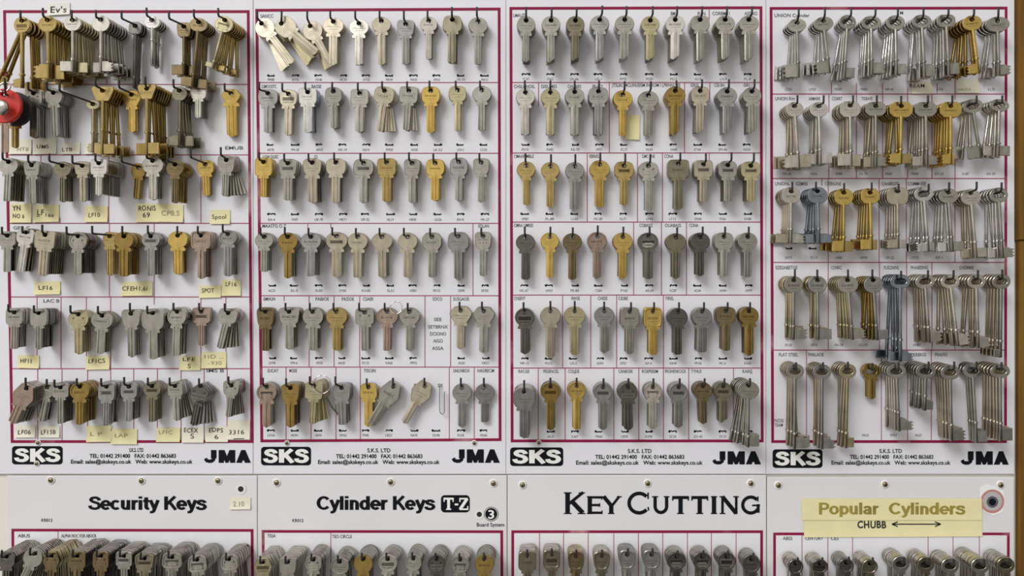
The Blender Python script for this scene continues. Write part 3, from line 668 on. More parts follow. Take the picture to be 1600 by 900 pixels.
# ------------------------------------------------------------------ what hangs on each hook
# x y (hole of the front key)  head-shape width height  bottom-row  tone  how-many  then options:
#  t=tx,ty hook tip   a=tilt   f=fan   d=stamp   R rim   k=other tone behind   L/Rt mortice bit side   e=tip style   b=blade width
ROWS = {}
ROWS['U1'] = ['''
35 33 round 26 26 138 br 6 t=32,16 mL fl=-25,-22,2,3,2 c=0.8 d=l bs=10,14 k=db
75 32 round 29 25 123 br 9 t=67,13 mL f=2 c=.72 bs=18,22 d=a k=br
114 32 round 27 24 113 ln 8 t=112,16 mL f=3 c=.76 bs=17,16 d=c k=pb
158 31 round 28 26 113 ln 8 t=150,16 mR f=5 c=.72 bs=14,16 k=ni
212 41 squircle 20 20 138 ds 3 t=190,17 mR f=1 c=.84 bs=2,3
238 32 round 24 20 102 wh 4 t=229,12 mR f=-1 c=.45 bs=2,4 d=g k=ni
288 42 tapered 24 23 118 bz 3 t=264,17 mL f=2 c=.76 bs=17,16 d=g
311 35 round 28 22 138 bz 5 t=303,15 mL f=3 a=-5 c=.8 bs=16,15 d=a
352 32 round 29 26 110 pb 7 t=341,13 mL f=16 a=-15 c=.85 bs=9,8 d=w k=br''',
'''
53 146 square 27 26 216 ni 6 t=44,128 d=o b=13
84 145 round 28 26 213 ni 8 t=73,128 b=12 k=gy
146 163 oval 22 15 238 pb 2 t=93,130 mR c=.6 bs=10,14
161 142 wedge 35 23 242 br 6 t=149,122 mR f=1 c=.62 bs=15,16
206 148 winged 29 26 207 go 3 t=186,125 d=a b=11 k=br
230 139 wedge 30 23 242 br 8 t=227,120 mR f=2 c=.66 bs=17,18 d=p k=db
281 142 round 24 23 229 ol 5 t=271,124 mL f=2 c=.72 bs=14,17 d=g
310 135 square 25 27 185 ln 6 t=306,122 b=10 d=s k=gy
361 146 winged 29 23 213 go 3 t=351,130 b=16 d=s''',
'''
14 253 round 29 26 315 ni 9 t=4,237 b=11 k=ol
50 258 tapered 27 25 318 ni 8 t=44,241 b=11 d=a
98 259 round 29 24 316 ol 6 t=77,240 b=9 d=g
129 259 tapered 26 22 315 wn 6 t=113,243 b=10 d=g k=gy
155 255 square 26 25 306 wh 14 t=149,240 b=10 d=c k=ni
217 262 squircle 22 22 311 db 2 t=190,241 a=-5 b=10
239 251 oval 33 28 313 ln 5 t=229,235 b=13 d=c k=ni
274 257 oval 28 26 318 bz 9 t=262,240 b=10 d=g k=db
321 257 squircle 26 22 306 go 3 t=298,234 b=12 d=c k=db
354 250 tapered 29 27 307 ni 6 t=345,230 b=11 f=22 a=-3 d=s''',
'''
12 368 squircle 26 25 425 ni 4 t=3,354 b=11 d=g k=ds
41 363 squircle 29 26 426 wh 6 t=35,353 b=12 a=-9 d=c k=ol
71 367 square 31 29 432 wn 12 t=66,351 b=14 a=-4 d=c k=ol
122 369 round 30 29 430 ni 10 t=104,354 b=12 d=o R k=ds
172 369 squircle 21 24 431 br 4 t=144,353 b=11 d=g
194 369 round 29 27 432 db 9 t=191,353 b=14 k=db
236 369 oval 29 25 431 gy 7 t=231,352 b=12 d=P
278 368 round 32 27 430 go 5 t=277,353 b=15 k=db
314 368 square 31 28 436 cu 7 t=309,353 b=11 d=p R
356 366 round 28 24 432 gy 7 t=348,350 b=13 R d=p k=ni''',
'''
23 488 square 26 26 545 ni 6 t=13,475 b=11 d=c
61 489 square 28 27 546 ni 8 t=53,477 b=10 k=ds
123 491 oval 31 28 554 pb 6 t=110,477 b=13 d=o
160 493 oval 35 28 554 ni 6 t=153,478 b=13 a=-4 d=p k=ol
205 490 tapered 31 28 559 ni 5 t=203,473 b=12
239 489 squircle 36 34 562 ni 8 t=230,478 b=14
277 487 round 31 29 556 ni 7 t=271,473 b=12 d=c R
315 487 square 29 25 541 cu 3 t=311,473 b=10 d=P k=gy
357 489 squircle 31 23 546 ni 6 t=351,474 b=11 a=-13 f=22 d=s''',
'''
42 607 pentagonal 35 36 668 cu 8 t=40,590 b=15 a=-24 f=4 d=s k=ni
74 605 round 24 25 660 ni 4 t=73,592 b=11 a=-12 d=g
95 605 square 26 23 662 ni 7 t=85,593 b=10 d=p k=ds
125 604 round 30 28 664 db 9 t=120,591 b=13 d=a R k=db
167 604 square 27 29 665 gy 7 t=158,591 b=11 d=P
202 604 squircle 26 26 659 gy 7 t=194,589 b=11 d=P
238 603 oval 28 24 659 ol 6 t=231,590 b=11 d=P
274 603 square 24 23 658 ni 6 t=265,590 b=11 f=16 a=2 d=c
314 603 diamond 34 35 667 ds 6 t=311,591 b=10 a=-12 f=20 d=o k=gy
362 602 tapered 28 23 652 ni 7 t=357,588 b=9 a=-6 f=16 d=o''']
ROWS['U2'] = ['''
409 37 round 31 31 116 wn 5 t=402,17 a=38 f=-14 b=12 d=s
440 37 squircle 32 30 108 wn 6 t=440,17 a=50 f=-16 b=14 d=s k=pb
485 41 round 32 30 112 wn 4 t=480,17 a=27 f=-6 b=12 d=s k=pb
521 34 oval 32 27 103 wn 4 t=516,16 b=14 d=g k=pb
561 37 oval 31 26 102 ln 4 t=555,17 b=13 d=g k=gy
596 33 round 30 25 101 wn 4 t=593,17 b=13
634 38 tapered 29 25 101 gy 3 t=631,17 b=12 d=g
670 33 domed 27 23 93 ln 3 t=668,17 b=10 d=a k=ol
707 31 flared 32 26 100 ol 5 t=706,11 b=12
747 34 round 30 26 100 ni 3 t=745,11 b=12''',
'''
419 146 squircle 31 26 207 gy 4 t=405,128 b=14 d=c
451 147 squircle 28 26 212 wn 3 t=441,130 b=13 d=l
481 144 square 28 26 207 wh 6 t=477,128 b=14 d=c k=bl
521 143 squircle 26 25 201 ni 5 t=519,128 b=11 d=g
562 146 square 28 25 208 ni 4 t=559,129 b=14 d=g
601 142 squircle 31 27 206 wn 5 t=597,127 b=11 a=-7 f=16 d=p k=wn
639 142 square 29 26 205 ni 4 t=636,127 b=11 a=-4 f=10 d=p
673 142 squircle 29 27 208 go 4 t=671,126 b=13 d=c k=br
715 141 squircle 27 25 205 pb 3 t=712,126 b=10 d=g
753 141 round 30 26 205 ni 3 t=750,126 b=11''',
'''
412 253 square 27 29 308 go 6 t=405,238 b=10 d=s k=br
450 255 tapered 30 27 313 ni 6 t=444,240 b=14 d=P
488 254 shield 31 28 318 wn 7 t=482,240 b=15 d=g k=ol
525 254 squircle 31 27 318 wn 5 t=522,238 b=14 d=s k=ol
568 255 squircle 31 27 318 ni 4 t=563,239 b=13 d=P
604 254 square 29 27 316 br 5 t=601,238 b=14 d=p
644 255 tapered 27 27 317 ni 4 t=639,238 b=12 d=g
680 255 squircle 29 27 315 go 4 t=677,240 b=13 d=a k=br
717 253 squircle 28 29 315 gy 3 t=713,238 b=12 d=c
752 254 tapered 27 26 317 ni 3 t=749,239 b=11 d=s''',
'''
413 370 round 28 25 425 ni 6 t=407,355 b=11 d=g
450 370 round 31 28 435 db 7 t=445,355 b=13 d=a k=ni
486 370 round 32 27 432 gy 8 t=482,356 b=13 d=c
526 369 oval 34 28 434 wn 4 t=519,355 b=15 d=P
559 370 oval 31 28 434 wn 4 t=556,356 b=14 d=p
597 370 round 33 27 435 wn 4 t=593,356 b=14
637 370 round 31 28 434 wn 4 t=631,356 b=14
675 370 octagonal 30 28 434 ni 3 t=672,356 b=12 d=p
716 369 flared 35 28 438 gy 4 t=711,356 b=14 d=g
755 369 tapered 28 27 432 ni 3 t=752,356 b=11 d=d''',
'''
415 487 tapered 30 30 548 bz 4 t=406,473 b=13 d=a k=ol
452 487 tapered 35 27 547 ni 6 t=446,473 b=14 d=c k=ol
489 487 oval 33 29 548 ni 5 t=484,473 b=15 d=g k=ol
526 487 round 33 29 548 br 4 t=521,473 b=14 d=g k=db
570 488 square 29 26 548 ni 3 t=561,473 b=13 d=o a=1
605 487 oval 34 28 548 cu 3 t=601,473 b=12 d=p R k=ni
640 487 oval 32 28 549 ni 3 t=637,473 b=12 d=p
720 485 winged 35 27 546 wn 3 t=718,471 b=13 d=g k=gy
756 486 winged 34 28 551 ni 4 t=753,471 b=14 d=s''',
'''
417 605 round 31 29 668 cu 6 t=411,590 b=14 d=w R k=ni
454 606 tapered 30 29 668 db 8 t=447,591 b=13 d=g k=bz
491 603 square 28 28 663 pb 8 t=484,588 b=10 a=-3 f=14 d=g
534 606 tapered 30 28 664 gy 5 t=524,588 b=14 a=1 d=s
576 605 flared 29 26 667 go 3 t=573,591 b=14 d=a k=ni
615 604 pentagonal 34 36 675 ni 4 t=614,590 b=14 a=-31 d=p k=ln
664 603 pentagonal 32 34 669 wn 2 t=663,590 b=11 a=-29 d=g
722 606 round 30 28 668 gy 2 t=720,590 b=13 d=g
757 606 round 30 28 660 gy 2 t=756,590 b=12 d=g''']
ROWS['U3'] = ['''
822 32 round 29 27 96 ni 8 t=822,11 b=11 e=v d=g k=ds
861 32 round 29 27 98 ni 8 t=862,12 b=12 e=s d=c k=ol
899 32 round 29 27 94 ol 9 t=901,12 b=12 e=s d=c
937 31 round 30 26 96 gy 8 t=941,9 b=12 e=s d=g
976 31 round 30 26 94 ni 9 t=979,10 b=14 e=s d=g k=ch
1016 32 round 29 26 95 pb 8 t=1020,10 b=13 e=s d=c k=ni
1055 31 domed 30 26 93 wh 9 t=1058,10 b=14 e=s d=c k=ni
1094 31 squircle 29 25 97 ni 8 t=1097,10 b=12 e=s
1133 31 round 30 26 95 ni 9 t=1136,10 b=13 e=s d=c k=ol
1170 31 round 31 26 96 ni 9 t=1175,10 b=14 e=s d=g''',
'''
821 145 round 30 27 212 ln 5 t=820,126 b=12 e=v d=g k=ds
860 145 round 30 27 212 pb 5 t=860,126 b=13 e=v d=g k=gy
898 144 round 30 27 212 ni 6 t=898,126 b=13 e=v d=p k=ol
935 143 squircle 31 27 212 gy 6 t=936,126 b=13 e=v d=p k=ds
973 148 round 31 27 213 go 4 t=976,127 b=11 e=v d=p
1013 149 round 32 27 213 ni 4 t=1017,127 b=12 e=v d=g
1055 142 round 32 27 211 db 8 t=1057,126 b=14 e=s d=c k=br
1094 142 squircle 29 26 208 wn 7 t=1097,124 b=13 e=s d=p k=gy
1136 143 round 31 27 210 gy 8 t=1139,124 b=14 e=s d=c
1175 143 round 29 27 210 ni 8 t=1179,124 b=13 e=s d=g''',
'''
822 259 round 29 26 321 br 3 t=821,240 b=10 d=g
860 260 round 29 26 325 br 4 t=861,241 b=12 d=s
898 260 round 30 27 329 gy 4 t=899,241 b=13 d=g
937 257 round 32 28 324 go 4 t=938,238 b=14 d=g k=br
975 259 squircle 30 26 322 br 4 t=977,240 b=12 d=P
1013 259 oval 32 27 330 ni 4 t=1016,241 b=12 d=o
1060 256 square 33 29 328 ol 5 t=1063,238 b=14 d=p k=ni
1099 257 square 29 27 317 wn 6 t=1103,240 b=12 d=P k=ol
1137 258 squircle 29 27 316 ni 7 t=1143,238 b=13 d=P k=ol
1173 259 squircle 30 26 316 pb 8 t=1178,239 b=13 d=P k=ol''',
'''
821 372 round 30 27 437 ds 4 t=820,354 b=13 d=g
859 370 round 29 27 434 go 4 t=860,354 b=11 d=s
894 371 round 30 27 437 bz 4 t=895,355 b=12 d=g
933 369 round 31 28 436 cu 5 t=934,352 b=12 R d=c
973 370 round 31 28 436 go 4 t=974,354 b=13 d=g k=ol
1013 370 round 31 28 436 ds 5 t=1015,354 b=14 R d=w k=ol
1056 371 round 32 28 436 ol 5 t=1058,355 b=13 k=ds
1094 370 round 31 28 432 ds 6 t=1098,354 b=12 d=g k=ol
1131 370 squircle 29 27 432 ni 6 t=1133,354 b=12 d=g
1168 370 round 31 27 433 ni 7 t=1170,354 b=12 d=g''',
'''
820 488 round 31 29 554 ds 6 t=818,472 b=14 R d=l k=gy
860 486 round 32 29 560 wn 5 t=860,470 b=14
898 486 round 33 29 555 pb 5 t=898,470 b=14 d=g k=ol
944 486 round 31 28 552 gy 4 t=944,471 b=13 d=g
984 487 square 29 30 554 ni 5 t=986,472 b=12 d=p
1020 487 square 28 31 554 go 5 t=1022,472 b=14 R d=c k=br
1059 488 round 31 29 554 ds 6 t=1061,472 b=13 d=g k=gy
1097 487 round 31 29 551 gy 6 t=1100,472 b=15 d=g
1134 486 squircle 31 27 548 bz 6 t=1137,472 b=13 d=c k=ol
1170 486 round 31 28 556 db 6 t=1172,472 b=15 d=c k=bz''',
'''
819 612 squircle 34 33 686 gy 12 t=819,594 b=15 d=g k=ni
860 604 round 31 28 673 db 7 t=860,590 b=12 R d=P k=bz
901 603 round 29 27 671 go 5 t=901,590 b=12 R d=c k=br
942 605 round 30 28 672 gy 6 t=943,591 b=13 R d=P
981 605 round 31 29 672 ds 8 t=982,591 b=14 d=o k=ol
1020 605 round 29 27 670 ln 6 t=1021,591 b=13 R d=w k=ni
1060 605 round 30 28 669 gy 7 t=1062,591 b=14 R d=P
1098 604 round 29 26 662 bz 6 t=1101,591 b=12 R d=c k=ol
1130 604 round 29 26 661 ol 6 t=1132,591 b=13 R d=P e=s
1169 602 round 34 29 699 ni 6 t=1172,591 mR f=-10 c=.82 bs=15,19 d=g''']
ROWS['U4'] = ['''
1245 36 oval 28 21 121 ni 5 t=1248,12 mL f=-7 a=2 c=.72 bs=18,22 d=g k=ch
1286 33 oval 31 22 115 ni 5 t=1289,11 mL f=-12 a=7 c=.72 bs=16,20 d=a k=ch
1324 35 round 27 23 122 ni 5 t=1330,11 mR f=-4 a=-3 c=.7 bs=14,16 oh k=ch
1361 36 oval 31 22 117 ni 6 t=1368,12 mR f=-6 c=.72 bs=16,18 oh k=ch
1399 36 oval 29 24 118 ni 6 t=1403,12 mR f=-10 c=.72 bs=13,16 oh k=ch
1440 34 oval 31 22 122 ni 6 t=1443,11 mR f=-6 a=2 c=.72 bs=14,20 oh d=g k=ch
1478 33 octagonal 29 20 118 ni 6 t=1482,11 mR f=-8 a=3 c=.72 bs=14,18 oh k=ch
1518 31 round 30 24 116 go 7 t=1522,11 mL f=-16 a=7 c=.72 bs=12,15 d=c k=db
1558 33 oval 37 24 118 ni 5 t=1560,11 mR f=-12 a=2 c=.75 bs=14,16 d=p k=ch''',
'''
1241 166 round 27 24 263 ln 6 t=1246,149 mL f=-4 a=4 c=.75 bs=19,20 d=g k=wn
1279 166 round 28 24 257 wh 6 t=1287,149 mR f=-5 a=2 c=.75 bs=16,17 d=g k=ln
1328 165 octagonal 31 25 260 ln 6 t=1333,149 mL f=-2 a=1 c=.75 bs=18,19 d=g k=wn
1368 166 octagonal 32 22 261 ni 6 t=1370,149 mR f=-4 a=1 c=.75 bs=13,17 d=c k=wn
1408 166 octagonal 36 24 256 go 7 t=1408,150 mL f=-2 a=0 c=.75 bs=14,16 d=c k=br
1446 166 octagonal 34 23 259 ni 7 t=1450,149 mR f=-4 a=2 c=.72 bs=13,15 d=c k=ln
1485 166 octagonal 34 24 257 go 7 t=1488,149 mL f=-3 a=1 c=.72 bs=10,16 d=a k=go
1519 166 oval 33 22 248 ni 5 t=1526,149 mL f=-20 a=10 c=.75 bs=17,20 oh k=ln
1561 165 oval 31 20 245 ni 5 t=1566,149 mR f=-8 a=-3 c=.75 bs=16,16 oh k=ln''',
'''
1236 299 domed 29 26 381 ln 6 t=1238,284 mR f=-3 c=.72 bs=17,15 d=p k=wn
1277 299 domed 32 26 381 bl 6 t=1275,284 mR f=-6 a=1 c=.72 bs=17,15 d=p k=bl
1318 301 round 30 27 394 go 5 t=1319,286 mL f=-4 c=.75 bs=16,17 d=a k=br
1359 301 octagonal 29 24 391 go 6 t=1362,285 mL f=-6 a=1 c=.75 bs=14,16 d=p k=br
1402 299 squircle 33 28 389 wn 6 t=1404,287 mL f=-2 a=0 c=.75 bs=13,14 k=ln
1443 303 oval 30 24 394 wh 6 t=1451,287 mL f=-6 a=6 c=.75 bs=13,14 oh d=c k=ch
1481 301 oval 30 24 394 ni 6 t=1483,285 mR f=-8 a=3 c=.75 bs=15,15 d=p k=ch
1516 302 round 32 26 404 ln 5 t=1526,284 mR f=-3 a=4 c=.75 bs=15,15 d=g k=wn
1560 305 round 29 24 404 ni 6 t=1565,285 mR f=-3 a=3 c=.72 bs=14,16 oh k=ch''',
'''
1240 438 round 29 27 531 ni 6 t=1242,421 mR f=1 c=.77 bs=17,18 d=c k=pb
1277 438 round 29 27 531 gy 6 t=1277,421 mR f=1 c=.77 bs=19,16 R d=c k=pb
1324 438 round 32 27 531 ni 7 t=1325,421 mR f=-4 a=4 c=.77 bs=16,15 d=c k=pb
1364 438 round 30 27 532 gy 7 t=1363,421 mR f=-6 a=4 c=.75 bs=15,15 d=g k=db
1406 440 oval 32 23 565 bl 6 t=1408,423 mR f=0 a=0 c=.73 bs=16,14 oh k=bl
1445 440 oval 31 23 537 ln 6 t=1450,422 mR f=-6 a=6 c=.74 bs=16,18 oh k=wn
1484 440 oval 31 23 541 ln 6 t=1490,422 mR f=-6 a=5 c=.75 bs=15,18 oh k=wn
1525 440 oval 29 23 545 ln 6 t=1528,422 mR f=-5 a=3 c=.75 bs=15,18 oh k=wn
1564 440 oval 29 24 560 ni 6 t=1566,421 mL f=-2 a=2 c=.78 bs=8,12 oh k=wn''',
'''
1242 580 oval 28 24 702 ni 6 t=1244,566 mR f=0 a=0 c=.8 bs=18,18 oh k=wn
1284 581 oval 29 24 702 gy 6 t=1286,566 mR f=0 a=0 c=.8 bs=16,16 oh k=wn
1324 580 round 27 24 702 pb 6 t=1325,565 mR f=0 a=0 c=.8 bs=10,16 oh k=wn
1361 580 oval 28 24 624 db 3 t=1363,567 b=13 oh k=br
1400 580 oval 30 24 674 ni 6 t=1404,566 mR f=-3 a=3 c=.68 bs=17,16 oh k=ln
1446 580 oval 31 24 642 gy 7 t=1451,565 mR f=0 a=0 c=.62 bs=10,14 oh k=ni
1484 582 oval 30 24 690 ni 7 t=1491,565 mR f=0 a=2 c=.76 bs=17,18 oh k=wn
1519 579 oval 31 24 690 gy 4 t=1526,565 mR f=0 a=0 c=.72 bs=15,18 oh k=ni
1562 580 oval 31 22 690 ni 7 t=1565,566 mR f=0 a=1 c=.74 bs=16,20 oh k=wn''']
ROWS['L1'] = ['''
11 869 octagonal 27 25 945 ds 14 b=12 k=ni d=g
55 865 round 30 28 940 ni 13 b=11 k=ni a=-24 f=24
81 868 pentagonal 27 28 945 bz 14 b=12 k=pb a=-2 f=8 d=o
121 868 square 27 27 945 bz 15 b=12 k=ni d=c f=3
158 868 square 26 27 945 bz 14 b=12 k=gy d=o
194 868 square 27 24 945 ni 12 b=12 k=ni d=P
226 872 tapered 32 25 945 ol 13 b=14 k=ni d=P R
269 870 flared 33 25 945 ni 13 b=12 k=ni d=w R
308 874 flared 32 27 948 ni 14 b=12 k=ni a=5 d=w R
358 873 flared 30 25 945 ni 13 b=12 k=ni a=6 d=o R''']
ROWS['L2'] = ['''
411 878 pentagonal 29 27 955 pb 14 b=12 k=ln d=l
450 878 tapered 29 26 955 ni 14 b=12 k=ln
490 874 domed 27 25 950 ni 13 b=12 k=ni R d=o
531 877 round 30 28 955 ni 13 b=13 k=ni R d=g
568 873 round 30 29 950 db 12 b=12 k=ni
606 873 round 30 27 950 ln 12 b=12 k=ni R d=l
646 872 round 27 27 950 ni 12 b=12 k=ni R d=g
682 873 round 28 28 950 ds 12 b=12 k=ni R d=o
719 874 round 30 28 950 ni 12 b=12 k=ln R d=w
757 873 round 30 29 950 db 12 b=12 k=ni d=a''']
ROWS['L3'] = ['''
824 868 square 27 30 950 ol 10 b=12 k=ln d=a
862 866 square 26 29 945 ol 9 b=12 k=ln d=l R
900 868 shield 27 30 945 bz 9 b=12 k=pb d=g R
940 868 shield 27 30 945 ol 9 b=12 k=ln d=g R
980 866 shield 27 30 945 gy 9 b=12 k=gy d=g R
1018 866 shield 28 30 945 gy 9 b=12 k=gy d=g R
1057 869 round 30 28 945 ds 9 b=12 k=ni d=w R
1097 869 round 29 28 945 ds 9 b=12 k=ni d=w R
1135 869 round 29 28 945 ds 9 b=12 k=ni d=P R
1174 873 round 28 29 948 ds 9 b=12 k=ni d=c R''']
ROWS['L4'] = ['''
1243 880 round 24 24 960 ds 9 b=9 k=ln d=g R
1281 880 round 25 23 960 ds 9 b=9 k=ln d=l R
1322 879 round 24 23 960 ds 9 b=9 k=ni d=g R
1359 880 round 25 24 960 ol 10 b=9 k=ln d=g R
1407 881 round 27 25 960 gy 10 b=9 k=ln oh R
1446 882 oval 26 25 960 ol 10 b=9 k=ln oh
1484 884 oval 28 25 960 ni 10 b=9 k=ln oh
1531 884 oval 29 25 960 ni 13 b=9 k=ln oh
1571 883 round 28 25 960 ol 10 b=9 k=ln oh''']
ORD = ['first','second','third','fourth','fifth','sixth','seventh','eighth','ninth','tenth','eleventh','twelfth','thirteenth','fourteenth','fifteenth','sixteenth']
ABOVE = {'U1':'board above Security Keys','U2':'board above Cylinder Keys','U3':'board above Key Cutting','U4':'board above Popular Cylinders',
         'L1':'under Security Keys title','L2':'under Cylinder Keys title','L3':'under Key Cutting title','L4':'under Popular Cylinders strip'}
ZH = 0.062
KEYS = []
for bk, rows in ROWS.items():
    for ri, txt in enumerate(rows):
        nrows = len(rows)
        for hi, ln in enumerate(txt.strip().split('\n')):
            p = ln.split(); o = {}
            for q in p[8:]:
                if '=' in q: k, v = q.split('='); o[k] = v
                else: o[q] = 1
            hx, hy = float(p[0]), float(p[1]); bw, bh, bot = float(p[3]), float(p[4]), float(p[5]); n = int(p[7])
            lower = bk[0] == 'L'
            if lower: tx, ty = hx+(hx-VX)*0.006, hy-12
            else: tx, ty = [float(v) for v in o['t'].split(',')]
            e = (tx-VX, ty+12-VY); w = (hx-VX, hy-2-VY); ww = w[0]**2+w[1]**2
            r = (e[0]*w[0]+e[1]*w[1])/ww
            mort = 'mL' in o or 'mR' in o
            pitch = (0.0050 if bk[0:2] == 'U1' else 0.0058) if mort else 0.00262
            if mort and bk == 'U4': n = max(3, n-1)
            if lower and bk != 'L3': pitch = 0.0028
            est = D-r*(D-ZH)                       # what the tip's offset from the hole says for a full-length hook
            zf = min(0.056, (n-1)*pitch+0.005)     # the stack reaches back to the board
            if zf < (n-1)*pitch+0.003: pitch = (zf-0.004)/max(1, n-1)
            zh = D-(D-zf)/max(r, 1.0) if ww > 150**2 and not lower else zf+0.009
            zh = max(zf+0.006, min(0.078, zh))
            k = scale_at(zf)*1000     # mm per pixel at the front key
            # hook: tip, elbow, along through the holes, into the board
            drop = (min(bh*k*0.31, 3.9)*0.001-0.0013) if 'oh' in o else 0.0014
            base = W(hx, hy, zf)+Vector((0, 0, drop)); el = W(tx, ty+12, zh)
            top = el+Vector((0, 0, 0.0086)); hk = MB()
            pts = [top, el, Vector((base.x, -zf-0.0012, base.z)), Vector((base.x, 0.001, base.z))]
            if (pts[1]-pts[2]).length < 0.0035 or lower: pts = [Vector((base.x+(el.x-base.x)*0.3, el.y, base.z+0.0086)), Vector((base.x, el.y, base.z)), pts[3]]
            tube(hk, arc_join(pts, 0.0028), 0.00118, 8)
            put(hk.build('hook', M_WIRE), BOARDS[bk].root)
            BOARDS[bk].nhooks = hi+1
            tilt = math.radians(float(o.get('a', 0))); fan = math.radians(float(o.get('f', 0)))
            yaw, pit = random.gauss(0, 0.035), random.gauss(0, 0.03)
            fl = [float(v) for v in o['fl'].split(',')] if 'fl' in o else []
            for i in range(n):
                ti = tilt + (fan*i/(n-1) if n > 1 else 0) + (random.gauss(0, 0.012) if i else 0)
                if mort and i: ti += random.gauss(0, 0.022)
                if i and i <= len(fl): ti = math.radians(fl[i-1])
                KEYS.append(dict(bk=bk, ri=ri, hi=hi, i=i, n=n, mort=mort, shape=p[2], bw=bw*k, bh=bh*k, off=bh*k/2 if 'oh' in o else 6.6*k, len=(bot-hy)*k, tone=p[6] if i == 0 else o.get('k', p[6]),
                    loc=Vector((base.x+(random.gauss(0, 0.0002) if i else 0), -zf+pitch*i, base.z-drop)), yaw=yaw, pit=pit, tilt=ti, o=o, nrows=nrows, hook=(bk, ri, hi), th=min(2.2 if not mort else 2.6, pitch*1000*0.92)))

# which keys stand alone, which lie packed behind them
cyl = [k for k in KEYS if not k['mort']]; mor = [k for k in KEYS if k['mort']]
big = {'U1': 0, 'U2': 1, 'U3': 3, 'U4': 3, 'L1': 2, 'L2': 2.2, 'L3': 2.4, 'L4': 2.1}
def rank(k): return (0 if k['i'] == 0 else 1, 0 if abs(math.degrees(k['tilt']-0)) > 9 and k['i'] == 1 else 1, k['i'], big[k['bk']])
def mrank(k): return (k['i'] > 0, k['i'], k['bk'] != 'U1')
alone = set(id(k) for k in sorted(cyl, key=rank)[:300]) | set(id(k) for k in sorted(mor, key=mrank)[:300])
print('KEYS cylinder', len(cyl), 'mortice', len(mor), 'hooks', len(set(k['hook'] for k in KEYS)))

MM = 0.001
CACHE = {}
def parts_of(k, lod):
    """[(part name, MB in mm)] of a key; the copies on one hook share them"""
    o = k['o']; sh = k['shape']; w, h = k['bw'], k['bh']; off = k['off']; L = k['len']; t = k['th']
    pts = outline(sh, w, h, 20 if lod else 40); cz = off-h/2
    pts = [(x, z+cz) for x, z in pts]; bottom = cz-h/2
    if 'oh' in o: hr, hz = w*0.31, min(h*0.31, 3.9)
    elif k['mort']: hr, hz = 2.7, 2.3
    else: hr = hz = 2.5
    rng = random.Random(str(k['hook']))
    rim = 'R' in o and k['i'] == 0
    out = []
    if 'oh' in o:
        dz = -(cz)*0.25; pts2 = pts
        out.append(('bow', bow_mesh(pts2, hr, t, False, 0.5, hz, lod)))
    else: out.append(('bow', bow_mesh(pts, hr, t, rim, 0.5, hz, lod)))
    if k['mort']:
        r = 2.05 if k['bk'] == 'U1' else 1.95
        if k['bk'] in ('U1',) and k['ri'] == 0 and k['hi'] == 0: r = 2.3
        c = float(o.get('c', .72)); zc = -L*c; b = [float(v) for v in o.get('bs', '14,16').split(',')]
        kk = S*1000*0.94
        s = (1 if 'mR' in o else -1) * (1 if k['i'] == 0 or rng.random() < 2 else 1)
        if k['i'] % 3 == 1 and (k['bk'] == 'U1' or k['ri'] in (1, 2) or k['tone'] == 'bl'): s = -s
        out.append(('shank', shank_mesh(r, bottom+1.2, -L, 8 if lod else 14)))
        if not lod: out.append(('collar', collar_mesh(r, zc, 14)))
        else: q = MB(); lathe(q, [(r*1.4, zc+1), (r*1.4, zc-1)], 8); out.append(('collar', q))
        if b[0] > 3:
            zt = -L+b[1]*kk+1.5 if b[1]*kk+1.5 < L+zc-0 else zc-0.5
            out.append(('bit', bit_mesh(b[0]*kk, -L+b[1]*kk+1.0, -L+1.0, s, r, not lod and k['i'] == 0 and rng.random() < 0.6, min(2.2, t*0.85))))
    else:
        b = float(o.get('b', 12))*S*1000*0.95
        out.append(('blade', blade_mesh(b, bottom+1.0, -L, t*0.94, rng.randint(0, 3), o.get('e', rng.choice('vvfr')), lod)))
    return out, cz, rim

